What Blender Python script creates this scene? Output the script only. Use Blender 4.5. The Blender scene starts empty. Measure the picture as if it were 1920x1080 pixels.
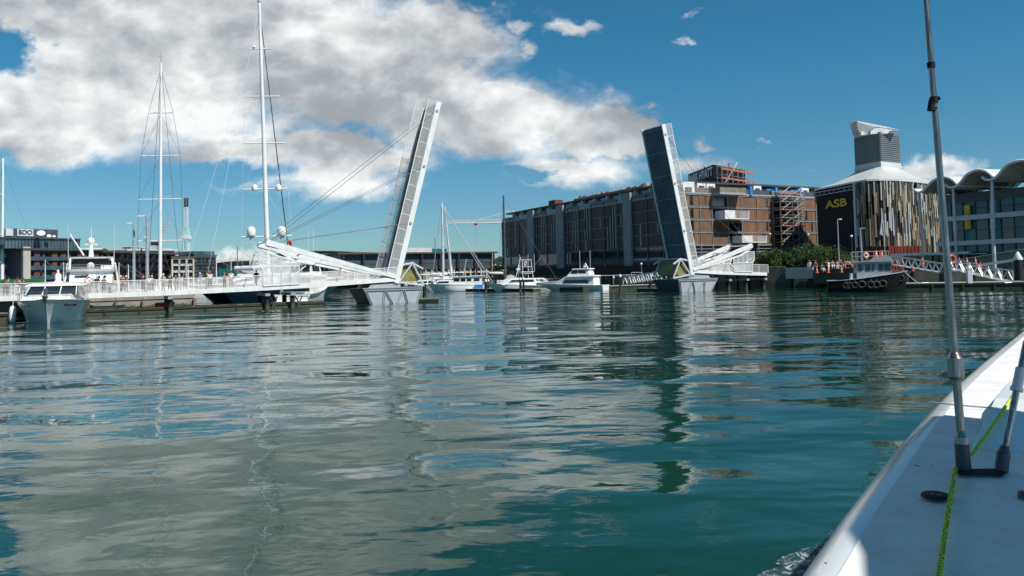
import bpy, bmesh, math, random
from mathutils import Vector, Matrix
random.seed(7)
SC = bpy.context.scene
# ------------------------------------------------------------------ camera
FPX, PRY, EH = 1507.0, 447.0, 3.1
_p, _r = math.radians(2.5), math.radians(1.3)
FW = Vector((0, math.cos(_p), math.sin(_p))); _U = Vector((0, -math.sin(_p), math.cos(_p))); _R = Vector((1, 0, 0))
UP = _U*math.cos(_r) + _R*math.sin(_r); RT = _R*math.cos(_r) - _U*math.sin(_r)
cd = bpy.data.cameras.new('camera'); cam = bpy.data.objects.new('camera', cd); SC.collection.objects.link(cam)
cd.sensor_width = 36; cd.lens = 36*FPX/1920; cd.shift_y = -(540-PRY)/1920; cd.clip_start = .05; cd.clip_end = 9000
cam.matrix_world = Matrix.Translation((0, 0, EH)) @ Matrix((RT, UP, -FW)).transposed().to_4x4()
SC.camera = cam
SC.view_settings.view_transform = 'Standard'; SC.view_settings.look = 'None'
SC.view_settings.exposure = 0.2; SC.view_settings.gamma = 1
SC.render.resolution_x, SC.render.resolution_y = 1024, 576
# ------------------------------------------------------------------ sun and sky
SUN_EL, SUN_AZ = 52, -37          # elevation; direction in the ground plane, degrees from +X
sv = Vector((math.cos(math.radians(SUN_AZ))*math.cos(math.radians(SUN_EL)), math.sin(math.radians(SUN_AZ))*math.cos(math.radians(SUN_EL)), math.sin(math.radians(SUN_EL))))
sl = bpy.data.lights.new('sun', 'SUN'); sl.energy = 5.0; sl.angle = math.radians(.5); sl.color = (1, .955, .89)
so = bpy.data.objects.new('sun', sl); SC.collection.objects.link(so); so.rotation_euler = sv.to_track_quat('Z', 'Y').to_euler(); so.location = (60, -20, 90)

def ray(px, py): return FW + RT*((px-960)/FPX) + UP*((PRY-py)/FPX)
def at(px, py, Y):
    d = ray(px, py); return Vector((0, 0, EH)) + d*(Y/d.y)
def atz(px, py, z):
    d = ray(px, py); return Vector((0, 0, EH)) + d*((z-EH)/d.z)

class NT:
    def __init__(s, t): s.t = t; s.n = t.nodes; s.l = t.links
    def new(s, ty, **k):
        n = s.n.new(ty)
        for a, b in k.items(): setattr(n, a, b)
        return n
    def put(s, inp, v):
        if hasattr(v, 'is_output') or isinstance(v, bpy.types.NodeSocket): s.l.new(v, inp)
        else: inp.default_value = v
    def math(s, op, a, b=0.0, c=None, clamp=False):
        n = s.new('ShaderNodeMath', operation=op, use_clamp=clamp); s.put(n.inputs[0], a); s.put(n.inputs[1], b)
        if c is not None: s.put(n.inputs[2], c)
        return n.outputs[0]
    def vec(s, op, a, b=(0, 0, 0)):
        n = s.new('ShaderNodeVectorMath', operation=op); s.put(n.inputs[0], a)
        if op == 'SCALE': s.put(n.inputs['Scale'], b)
        elif op not in ('LENGTH', 'NORMALIZE'): s.put(n.inputs[1], b)
        return n.outputs['Value'] if op in ('LENGTH', 'DOT_PRODUCT') else n.outputs[0]
    def noise(s, v, scale, detail=4, rough=.5, dist=0.0):
        n = s.new('ShaderNodeTexNoise'); s.put(n.inputs['Vector'], v); n.inputs['Scale'].default_value = scale
        n.inputs['Detail'].default_value = detail; n.inputs['Roughness'].default_value = rough; n.inputs['Distortion'].default_value = dist
        return n.outputs[0]
    def mapr(s, v, a, b, c, d, smooth=True):
        n = s.new('ShaderNodeMapRange'); n.interpolation_type = 'SMOOTHSTEP' if smooth else 'LINEAR'
        for i, x in enumerate((v, a, b, c, d)): s.put(n.inputs[i], x)
        return n.outputs[0]
    def mix(s, f, a, b, blend='MIX'):
        n = s.new('ShaderNodeMix', data_type='RGBA', blend_type=blend)
        s.put(n.inputs['Factor'], f); s.put(n.inputs['A'], a); s.put(n.inputs['B'], b)
        return n.outputs['Result']

W = bpy.data.worlds.new('World'); SC.world = W; W.use_nodes = True
t = NT(W.node_tree); t.n.clear()
sky = t.new('ShaderNodeTexSky', sky_type='NISHITA'); sky.sun_disc = False
sky.sun_elevation = math.radians(SUN_EL); sky.sun_rotation = math.radians(90-SUN_AZ); sky.air_density = 1.0; sky.dust_density = .15; sky.ozone_density = 2.2
geo = t.new('ShaderNodeTexCoord').outputs['Generated']
nv = t.vec('NORMALIZE', geo)
sp = t.new('ShaderNodeSeparateXYZ'); t.put(sp.inputs[0], nv)
ay = t.math('MAXIMUM', t.math('ABSOLUTE', sp.outputs[1]), .12)
# sky plane coordinates: tangent of azimuth and of elevation
cx = t.math('DIVIDE', sp.outputs[0], ay); cz = t.math('DIVIDE', sp.outputs[2], ay)
cmb = t.new('ShaderNodeCombineXYZ'); t.put(cmb.inputs[0], cx); t.put(cmb.inputs[1], cz)
# cloud banks: centre and radii in that plane (degrees-like tangents)
def sk(px, py):
    d = ray(px, py); return d.x/d.y, d.z/d.y
BANKS = [(350, 90, 560, 165), (700, 150, 300, 130), (120, 190, 330, 110), (560, 285, 330, 62), (900, 215, 290, 85), (1110, 235, 165, 70),
         (1080, 310, 170, 42), (660, 330, 140, 38), (250, -260, 900, 260), (-300, -420, 900, 300), (-200, 120, 300, 160), (-250, -120, 500, 200), (480, -560, 700, 220), (90, 250, 230, 62), (150, -20, 560, 130), (1290, 318, 85, 34), (1070, 58, 56, 20),
         (985, 98, 46, 20), (972, 60, 32, 18), (1268, 74, 46, 13), (1306, 34, 36, 11), (1200, 190, 42, 18), (1180, 262, 70, 50), (820, 70, 150, 90), (470, 482, 75, 19), (1745, 322, 85, 26),
         (1440, 268, 44, 11), (1530, 312, 48, 12), (1325, 268, 40, 20), (385, 330, 55, 12), (310, 368, 45, 10), (905, 15, 40, 22),
         (2350, -500, 500, 160), (1400, -900, 500, 160), (1660, 170, 60, 12)]
grp = bpy.data.node_groups.new('cloud_field', 'ShaderNodeTree')
grp.interface.new_socket('P', in_out='INPUT', socket_type='NodeSocketVector'); grp.interface.new_socket('Mask', in_out='INPUT', socket_type='NodeSocketFloat'); grp.interface.new_socket('D', in_out='OUTPUT', socket_type='NodeSocketFloat')
g = NT(grp); gi = g.new('NodeGroupInput'); go = g.new('NodeGroupOutput'); P = gi.outputs[0]
n1 = g.noise(g.vec('MULTIPLY', P, (1, 1.45, 1)), 6.0, 10, .55, .15)
n2 = g.noise(g.vec('MULTIPLY', P, (1, 1.35, 1)), 2.6, 2, .5)
g.put(go.inputs[0], g.math('ADD', gi.outputs[1], g.math('ADD', g.math('MULTIPLY', g.math('SUBTRACT', n1, .5), 2.3), g.math('MULTIPLY', g.math('SUBTRACT', n2, .5), .7))))
# bank mask, looked up at a warped position so that no outline stays smooth
PW = cmb.outputs[0]
wr = t.new('ShaderNodeTexNoise'); t.put(wr.inputs[0], t.vec('MULTIPLY', PW, (1, 1.4, 1))); wr.inputs['Scale'].default_value = 14; wr.inputs['Detail'].default_value = 6; wr.inputs['Roughness'].default_value = .6
PW = t.vec('ADD', PW, t.vec('MULTIPLY', t.vec('SUBTRACT', wr.outputs['Color'], (.5, .5, .5)), (.14, .075, 0)))
cur = None
for (px, py, rx, ry) in BANKS:
    a, e = sk(px, py)
    d = t.vec('LENGTH', t.vec('MULTIPLY', t.vec('SUBTRACT', PW, (a, e, 0)), (FPX/rx, FPX/ry, 0)))
    w = 1.1 if ry > 45 else (.62 if ry > 24 else (.5 if ry > 17 else .12))
    v = t.math('MULTIPLY_ADD', d, -max(w*1.25, .8), w*1.25)
    cur = v if cur is None else t.math('MAXIMUM', cur, v)
for (px, py, rx, ry) in [(15, 88, 60, 34), (430, 318, 100, 24), (975, 325, 40, 14), (1130, 120, 70, 40)]:   # blue gaps
    a, e = sk(px, py)
    d = t.vec('LENGTH', t.vec('MULTIPLY', t.vec('SUBTRACT', PW, (a, e, 0)), (FPX/rx, FPX/ry, 0)))
    cur = t.math('MINIMUM', cur, t.math('SUBTRACT', d, 1.0))
cur = t.math('MAXIMUM', t.math('MINIMUM', cur, .8), -1.2)
def fld(off):
    n = t.new('ShaderNodeGroup'); n.node_tree = grp; t.put(n.inputs[0], t.vec('ADD', cmb.outputs[0], off)); t.put(n.inputs[1], cur); return n.outputs[0]
D0 = fld((0, 0, 0)); D1 = fld((.010, .020, 0)); D2 = fld((.025, .075, 0))
dens = t.mapr(D0, -.16, t.mapr(cur, .3, .75, .74, .16), 0, 1)
lit = t.math('ADD', t.math('MULTIPLY', t.math('SUBTRACT', D0, D1), 1.0), t.math('MULTIPLY', t.math('SUBTRACT', D0, D2), .85))
edge = t.mapr(cur, .05, .6, .34, 0.0)
sh = t.math('ADD', t.math('MULTIPLY', lit, .75), t.math('ADD', edge, .53))
big = t.mapr(t.noise(t.vec('MULTIPLY', cmb.outputs[0], (1, 1.9, 1)), 4.0, 4, .5), .36, .66, -.16, .22)
sh = t.math('ADD', sh, big, clamp=True)
ccol = t.new('ShaderNodeValToRGB'); t.put(ccol.inputs[0], sh)
el = ccol.color_ramp.elements; el[0].position = 0; el[0].color = (.31, .33, .345, 1); el[1].position = 1; el[1].color = (.88, .885, .875, 1)
e2 = el.new(.3); e2.color = (.37, .395, .42, 1); e3 = el.new(.62); e3.color = (.58, .60, .61, 1)
SKYS = .075
cb = t.vec('SCALE', ccol.outputs[0], 1/SKYS)
tint = t.mix(t.mapr(sp.outputs[2], 0, .3, 0, 1), (.48, .76, .95, 1), (.27, .84, 1.0, 1))
tint = t.mix(t.mapr(sp.outputs[2], .26, .55, 0, 1), tint, (.20, .60, .66, 1))
skc = t.mix(1.0, sky.outputs[0], tint, 'MULTIPLY')
up = t.math('MULTIPLY', t.mapr(sp.outputs[2], -.02, .02, 0, 1), t.mapr(sp.outputs[1], .05, .3, 0, 1))
f = t.math('MULTIPLY', t.math('MULTIPLY', dens, up), .96)
colr = t.mix(f, skc, cb)
bg = t.new('ShaderNodeBackground'); t.put(bg.inputs[0], colr); bg.inputs[1].default_value = SKYS
t.l.new(bg.outputs[0], t.new('ShaderNodeOutputWorld').inputs[0])
W.cycles.sampling_method = 'MANUAL'; W.cycles.sample_map_resolution = 512

# ------------------------------------------------------------------ materials
def mat(name, col, rough=.6, metal=0, var=.12, vs=1.5, bump=0, bs=20, spec=.5, alpha=1, stretch=(1, 1, 1), col2=None, coat=0):
    m = bpy.data.materials.new(name); m.use_nodes = True; q = NT(m.node_tree)
    b = q.n['Principled BSDF']; b.inputs['Roughness'].default_value = rough; b.inputs['Metallic'].default_value = metal
    b.inputs['Specular IOR Level'].default_value = spec; b.inputs['Coat Weight'].default_value = coat
    tc = q.vec('MULTIPLY', q.new('ShaderNodeTexCoord').outputs['Object'], stretch)
    n = q.noise(tc, vs, 5, .6)
    a = tuple(c*(1-var) for c in col) + (1,); c2 = tuple(min(1, c*(1+var)) for c in (col2 or col)) + (1,)
    q.put(b.inputs['Base Color'], q.mix(q.mapr(n, .3, .7, 0, 1), a, c2))
    if var: q.put(b.inputs['Roughness'], q.mapr(n, .2, .8, max(.02, rough-.06), min(1, rough+.08)))
    if bump:
        bn = q.new('ShaderNodeBump'); bn.inputs['Strength'].default_value = 1; bn.inputs['Distance'].default_value = bump
        q.put(bn.inputs['Height'], q.noise(tc, bs, 4, .6)); q.put(b.inputs['Normal'], bn.outputs[0])
    if alpha < 1: b.inputs['Alpha'].default_value = alpha
    return m
M = dict(
 white=mat('white_paint', (.77, .775, .77), .38, var=.085, vs=1.6, stretch=(1, 1, .25)), white2=mat('gelcoat_white', (.8, .81, .8), .22, var=.04, vs=.8, coat=.3),
 offw=mat('cream_paint', (.66, .63, .55), .5, var=.1), grey=mat('grey_steel', (.33, .35, .37), .45, var=.1), lgrey=mat('light_grey_paint', (.56, .58, .62), .45, var=.08, vs=.4),
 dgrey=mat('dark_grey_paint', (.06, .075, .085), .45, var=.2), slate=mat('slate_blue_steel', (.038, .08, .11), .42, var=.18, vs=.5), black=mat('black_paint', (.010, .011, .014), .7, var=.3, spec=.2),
 steel=mat('stainless_steel', (.27, .26, .25), .3, .9, var=.35, vs=30, stretch=(3, 3, .12)), gal=mat('galvanised_steel', (.5, .52, .54), .4, .5, var=.12), wire=mat('steel_wire', (.16, .17, .18), .4, .4, var=.05),
 lwire=mat('pale_rope', (.5, .48, .44), .6, var=.1), glass=mat('dark_glass', (.012, .022, .028), .06, var=.3, vs=.15, spec=.8), tglass=mat('teal_glass', (.003, .14, .15), .1, var=.35, vs=.12, spec=.45),
 bglass=mat('blue_grey_glass', (.06, .11, .14), .08, var=.4, vs=.2, spec=.8), pglass=mat('pale_glass', (.46, .58, .6), .35, var=.2, vs=.3),
 conc=mat('concrete', (.27, .25, .22), .85, var=.22, vs=.5, bump=.01, bs=6), dconc=mat('wet_concrete', (.06, .058, .05), .7, var=.3, vs=.6), pale=mat('pale_concrete', (.42, .42, .4), .75, var=.12, vs=.3),
 conc2=mat('sandstone_render', (.44, .41, .36), .8, var=.12, vs=.2), wood=mat('weathered_timber', (.2, .17, .13), .8, var=.3, vs=1, stretch=(.3, 3, 1)), deckw=mat('brown_decking', (.17, .12, .085), .7, var=.25, vs=1),
 pile=mat('black_pile', (.014, .014, .015), .55, var=.4, vs=2), olive=mat('olive_drum', (.22, .19, .055), .5, var=.3, vs=.8), mesh=mat('perforated_white_mesh', (.78, .79, .8), .4, var=.04, alpha=.42),
 gmesh=mat('grey_wire_mesh', (.6, .62, .64), .4, var=.04, alpha=.13), navy=mat('navy_hull', (.006, .013, .035), .12, var=.2, coat=.5), brick=mat('red_brick', (.14, .042, .022), .8, var=.3, vs=.5),
 rust=mat('rusty_red_cladding', (.13, .022, .015), .6, var=.25, vs=.3), orange=mat('orange_plastic', (.75, .12, .03), .5, var=.1), yellow=mat('yellow_letters', (.75, .42, .01), .5, var=.05),
 letter=mat('white_letters', (.82, .82, .82), .5, var=.02), blue=mat('blue_tarp', (.02, .22, .6), .5, var=.2), red=mat('red_plastic', (.6, .02, .015), .5, var=.15), green=mat('green_paint', (.01, .14, .035), .5, var=.15, vs=.5),
 rubber=mat('black_rubber', (.018, .018, .02), .7, var=.3), roof=mat('pale_zinc_roof', (.55, .57, .55), .45, .1, var=.06, vs=.08), roofd=mat('dark_roof', (.05, .055, .06), .6, var=.2),
 purple=mat('purple_rope', (.15, .09, .42), .7), lime=mat('lime_rope', (.46, .58, .03), .8, var=.35, vs=60), cloth=mat('sail_cloth', (.62, .62, .6), .7, var=.08), skin=mat('skin', (.48, .26, .18), .6, var=.05), hair=mat('hair', (.03, .02, .014), .8),
 leaf=mat('leaf_green', (.022, .05, .010), .7, var=.5, vs=.7, col2=(.05, .085, .018), spec=.25), leaf2=mat('leaf_dark', (.014, .03, .008), .7, var=.5, vs=.7, col2=(.03, .052, .012), spec=.25), bark=mat('bark', (.08, .06, .045), .9, var=.3),
 asphalt=mat('paving', (.16, .15, .14), .9, var=.2, vs=.2), brown=mat('brown_roof_edge', (.17, .12, .09), .7, var=.2), dbrown=mat('dark_brown_post', (.045, .019, .014), .7), stone=mat('stacked_clutter', (.23, .14, .10), .8, var=.6, vs=1.2, col2=(.3, .27, .24)), soffit_shade=mat('canopy_shade_grey', (.30, .30, .28), .6, var=.2, vs=.4))
def stripes(name, ca, cb_, axis_scale, rough=.6, seed=0):
    """vertical board cladding: random tone per board along local X+Y"""
    m = bpy.data.materials.new(name); m.use_nodes = True; q = NT(m.node_tree); b = q.n['Principled BSDF']; b.inputs['Roughness'].default_value = rough
    s = q.new('ShaderNodeSeparateXYZ'); q.put(s.inputs[0], q.new('ShaderNodeTexCoord').outputs['Object'])
    u = q.math('MULTIPLY', q.math('ADD', s.outputs[0], q.math('MULTIPLY', s.outputs[1], .73)), axis_scale)
    wn = q.new('ShaderNodeTexWhiteNoise', noise_dimensions='1D'); q.put(wn.inputs['W'], q.math('FLOOR', u))
    fr = q.math('FRACT', u); gap = q.math('GREATER_THAN', fr, .12)
    c = q.mix(wn.outputs[0], ca + (1,), cb_ + (1,))
    n = q.noise(q.new('ShaderNodeTexCoord').outputs['Object'], .35, 3)
    c = q.mix(q.mapr(n, .3, .7, 0, .35), c, tuple(x*.6 for x in ca) + (1,))
    q.put(b.inputs['Base Color'], q.mix(gap, tuple(x*.45 for x in ca) + (1,), c)); return m
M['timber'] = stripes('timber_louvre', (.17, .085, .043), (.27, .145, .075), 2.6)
M['timber_shade'] = stripes('timber_louvre_shade', (.060, .027, .012), (.10, .047, .022), 3.2)  # copy of the timber for the left face, shade worked into the colour
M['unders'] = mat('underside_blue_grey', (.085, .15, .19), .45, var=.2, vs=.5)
M['sorange'] = mat('scaffold_orange', (.50, .12, .05), .6, var=.2)
M['finc'] = mat('fin_concrete', (.30, .305, .30), .8, var=.15, vs=.4)
M['tower'] = mat('tower_cladding', (.15, .165, .18), .55, var=.12, vs=.3)
M['tuggrey'] = mat('tug_grey', (.34, .36, .39), .5, var=.12)
M['clear'] = mat('clear_glass', (.08, .2, .2), .08, alpha=.3)
M['cream'] = mat('cream_louvre', (.5, .46, .38), .7, var=.15)
M['rustc'] = stripes('corrugated_rust', (.12, .018, .012), (.19, .03, .02), 1.2)

def tide(m, top, col=(.035, .04, .018, 1)):
    """weed and slime band up to the high water mark, ragged edge"""
    q = NT(m.node_tree); b = q.n['Principled BSDF']; src = b.inputs['Base Color'].links[0].from_socket
    ps = q.new('ShaderNodeNewGeometry').outputs['Position']; s_ = q.new('ShaderNodeSeparateXYZ'); q.put(s_.inputs[0], ps)
    z = q.math('ADD', s_.outputs[2], q.math('MULTIPLY', q.math('SUBTRACT', q.noise(ps, 1.7, 5, .65), .5), .9))
    q.put(b.inputs['Base Color'], q.mix(q.mapr(z, top-.12, top+.18, .85, 0), src, col))
tide(M['conc'], .55); tide(M['dconc'], .9); tide(M['pile'], .45, (.09, .085, .06, 1)); 
# ------------------------------------------------------------------ mesh tools
class MB:
    def __init__(s): s.v = []; s.f = []; s.sm = []
    def add(s, vs, fs, smooth=False):
        o = len(s.v); s.v += [Vector(v) for v in vs]
        for f_ in fs: s.f.append([o+i for i in f_]); s.sm.append(smooth)
        return s
    def hexa(s, p): return s.add(p, [(0, 3, 2, 1), (4, 5, 6, 7), (0, 1, 5, 4), (1, 2, 6, 5), (2, 3, 7, 6), (3, 0, 4, 7)])
    def box(s, x0, x1, y0, y1, z0, z1):
        return s.hexa([(x0, y0, z0), (x1, y0, z0), (x1, y1, z0), (x0, y1, z0), (x0, y0, z1), (x1, y0, z1), (x1, y1, z1), (x0, y1, z1)])
    def beam(s, p, q, w, h, w2=None, h2=None, up=(0, 0, 1)):
        p, q = Vector(p), Vector(q); d = (q-p).normalized(); u = Vector(up)
        if abs(d.dot(u)) > .99: u = Vector((1, 0, 0))
        a = d.cross(u).normalized(); b = a.cross(d); w2 = w2 or w; h2 = h2 or h
        A = [p + a*(i*w/2) + b*(j*h/2) for i, j in ((-1, -1), (1, -1), (1, 1), (-1, 1))]
        B = [q + a*(i*w2/2) + b*(j*h2/2) for i, j in ((-1, -1), (1, -1), (1, 1), (-1, 1))]
        return s.hexa(A + B)
    def tube(s, p, q, r, r2=None, n=8, cap=True):
        p, q = Vector(p), Vector(q); r2 = r if r2 is None else r2; d = (q-p).normalized()
        u = Vector((0, 0, 1)) if abs(d.z) < .9 else Vector((1, 0, 0)); a = d.cross(u).normalized(); b = a.cross(d)
        vs = [c + a*(rr*math.cos(k*math.tau/n)) + b*(rr*math.sin(k*math.tau/n)) for c, rr in ((p, r), (q, r2)) for k in range(n)]
        fs = [(k, (k+1) % n, n+(k+1) % n, n+k) for k in range(n)]
        s.add(vs, fs, True)
        if cap: s.add(vs[:n], [tuple(range(n))[::-1]]); s.add(vs[n:], [tuple(range(n))])
        return s
    def path(s, pts, r, n=6):
        for a, b in zip(pts, pts[1:]): s.tube(a, b, r, n=n)
        return s
    def lathe(s, c, prof, n=16, axis=(0, 0, 1)):
        c = Vector(c); d = Vector(axis).normalized(); u = Vector((0, 0, 1)) if abs(d.z) < .9 else Vector((1, 0, 0)); a = d.cross(u).normalized(); b = a.cross(d)
        vs = [c + d*h + a*(r*math.cos(k*math.tau/n)) + b*(r*math.sin(k*math.tau/n)) for r, h in prof for k in range(n)]
        fs = [(i*n+k, i*n+(k+1) % n, (i+1)*n+(k+1) % n, (i+1)*n+k) for i in range(len(prof)-1) for k in range(n)]
        return s.add(vs, fs, True)
    def ell(s, c, rx, ry, rz, n=12, m=7):
        vs = [(c[0]+rx*math.sin(math.pi*i/m)*math.cos(k*math.tau/n), c[1]+ry*math.sin(math.pi*i/m)*math.sin(k*math.tau/n), c[2]-rz*math.cos(math.pi*i/m)) for i in range(m+1) for k in range(n)]
        return s.add(vs, [(i*n+k, i*n+(k+1) % n, (i+1)*n+(k+1) % n, (i+1)*n+k) for i in range(m) for k in range(n)], True)
    def prism(s, poly, vec):
        n = len(poly); P_ = [Vector(p) for p in poly]; v = Vector(vec)
        return s.add(P_ + [p+v for p in P_], [tuple(range(n))[::-1], tuple(range(n, 2*n))] + [(i, (i+1) % n, n+(i+1) % n, n+i) for i in range(n)])
    def side(s, prof, w0, w1, z0=None, z1=None):
        """side profile (x,z) closed polygon given half width w0 at the bottom, w1 at the top"""
        zs = [p[1] for p in prof]; z0 = min(zs) if z0 is None else z0; z1 = max(zs) if z1 is None else z1
        hw = lambda z: w0 + (w1-w0)*(z-z0)/max(1e-6, z1-z0)
        n = len(prof); vs = [(x, -hw(z), z) for x, z in prof] + [(x, hw(z), z) for x, z in prof]
        return s.add(vs, [tuple(range(n)), tuple(range(n, 2*n))[::-1]] + [(i, n+i, n+(i+1) % n, (i+1) % n) for i in range(n)])
    def torus(s, c, R, r, axis, n=18, m=8):
        c = Vector(c); d = Vector(axis).normalized(); u = Vector((0, 0, 1)) if abs(d.z) < .9 else Vector((1, 0, 0)); a = d.cross(u).normalized(); b = a.cross(d)
        vs = []
        for i in range(n):
            e = a*math.cos(i*math.tau/n) + b*math.sin(i*math.tau/n)
            for j in range(m): vs.append(c + e*(R+r*math.cos(j*math.tau/m)) + d*(r*math.sin(j*math.tau/m)))
        return s.add(vs, [(i*m+j, ((i+1) % n)*m+j, ((i+1) % n)*m+(j+1) % m, i*m+(j+1) % m) for i in range(n) for j in range(m)], True)
    def build(s, name, m, parent=None, world=True, loc=None):
        me = bpy.data.meshes.new(name); o = bpy.data.objects.new(name, me); SC.collection.objects.link(o)
        vs = s.v
        if parent is not None:
            o.parent = parent
            if world:
                mw = wm(parent).inverted(); vs = [mw @ v for v in vs]
        elif loc is not None:
            o.location = loc; vs = [v-Vector(loc) for v in vs]
        me.from_pydata([tuple(v) for v in vs], [], s.f)
        me.polygons.foreach_set('use_smooth', s.sm); me.materials.append(M[m] if isinstance(m, str) else m)
        bm = bmesh.new(); bm.from_mesh(me); bmesh.ops.recalc_face_normals(bm, faces=bm.faces[:]); bm.to_mesh(me); bm.free(); me.update()
        return o
def lm(o): return Matrix.Translation(o.location) @ o.rotation_euler.to_matrix().to_4x4() @ Matrix.Diagonal(tuple(o.scale)+(1,))
def wm(o): return (wm(o.parent) @ lm(o)) if o.parent else lm(o)
def tag(o, label=None, cat=None, group=None, kind=None):
    for k, v in (('label', label), ('category', cat), ('group', group), ('kind', kind)):
        if v: o[k] = v
    return o
def thing(name, label, cat, loc=(0, 0, 0), rz=0, group=None):
    o = bpy.data.objects.new(name, None); SC.collection.objects.link(o); o.location = loc; o.rotation_euler = (0, 0, rz); o.empty_display_size = .5
    return tag(o, label, cat, group)
def copy_tree(o, parent=None):
    c = o.copy(); SC.collection.objects.link(c); c.parent = parent
    for ch in list(o.children): copy_tree(ch, c)
    return c
def part(parent, name, m, fn, world=True):
    b = MB(); fn(b); return b.build(name, m, parent, world)
def text(name, body, size, m, parent, loc, xdir, updir=(0, 0, 1), ext=.03, world=True, align='CENTER', bold=0, sx=1.0):
    c = bpy.data.curves.new(name, 'FONT'); c.body = body; c.size = size; c.extrude = ext; c.align_x = align; c.align_y = 'CENTER'; c.offset = bold
    o = bpy.data.objects.new(name, c); SC.collection.objects.link(o)
    me = bpy.data.meshes.new_from_object(o.evaluated_get(bpy.context.evaluated_depsgraph_get())); bpy.data.objects.remove(o)
    x = Vector(xdir).normalized(); z = x.cross(Vector(updir)).normalized(); y = z.cross(x)
    me.transform(Matrix.Diagonal((sx, 1, 1, 1)))
    me.transform(Matrix.Translation(loc) @ Matrix((x, y, z)).transposed().to_4x4())
    if world and parent is not None: me.transform(wm(parent).inverted())
    me.materials.clear(); me.materials.append(M[m]); n = bpy.data.objects.new(name, me); SC.collection.objects.link(n); n.parent = parent; return n
# ------------------------------------------------------------------ water and land
def water_mat():
    m = bpy.data.materials.new('harbour_water'); m.use_nodes = True; q = NT(m.node_tree); b = q.n['Principled BSDF']
    b.inputs['Roughness'].default_value = .035; b.inputs['IOR'].default_value = 1.333
    tc = q.new('ShaderNodeTexCoord').outputs['Object']
    q.put(b.inputs['Base Color'], q.mix(q.mapr(q.noise(tc, .06, 3), .35, .65, 0, 1), (.003, .030, .018, 1), (.006, .044, .027, 1)))
    def n(sx, sy, rot, sc, de, ro, di=0):
        mp = q.new('ShaderNodeMapping'); q.put(mp.inputs[0], tc); mp.inputs['Rotation'].default_value = (0, 0, math.radians(rot)); mp.inputs['Scale'].default_value = (sx, sy, 1)
        return q.noise(mp.outputs[0], sc, de, ro, di)
    h = q.math('MULTIPLY', n(.6, 1, 8, .16, 2, .4), .42)
    h = q.math('ADD', h, q.math('MULTIPLY', n(.6, 1, -6, .62, 2, .45, .3), .078))
    h = q.math('ADD', h, q.math('MULTIPLY', n(.75, 1, 14, 2.3, 2, .5, .3), .0085))
    patch = q.mapr(n(.4, 1, 10, .09, 3, .5), .42, .62, .15, 1)
    h = q.math('ADD', h, q.math('MULTIPLY', q.math('MULTIPLY', n(.8, 1, -12, 8, 3, .55), .0036), patch))
    bn = q.new('ShaderNodeBump'); bn.inputs['Strength'].default_value = 1; bn.inputs['Distance'].default_value = 1.0
    q.put(bn.inputs['Height'], h); q.put(b.inputs['Normal'], bn.outputs[0]); return m
M['water'] = water_mat()
tag(MB().add([(-3000, -60, 0), (3000, -60, 0), (3000, 3000, 0), (-3000, 3000, 0)], [(0, 1, 2, 3)]).build('water', 'water'), 'calm teal harbour water with soft ripples and reflections', 'water', kind='structure')
def slab(name, pts, z0, z1, m): return tag(MB().prism([(x, y, z0) for x, y in pts], (0, 0, z1-z0)).build(name, m), kind='structure')
slab('ground', [(2500, 95), (2500, 2800), (-2500, 2800), (-2500, 188), (-105, 188), (-62, 240), (-14, 300), (24, 196), (34, 150), (37.5, 121), (52, 114), (120, 104)], -1.2, 2.0, 'asphalt')
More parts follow.
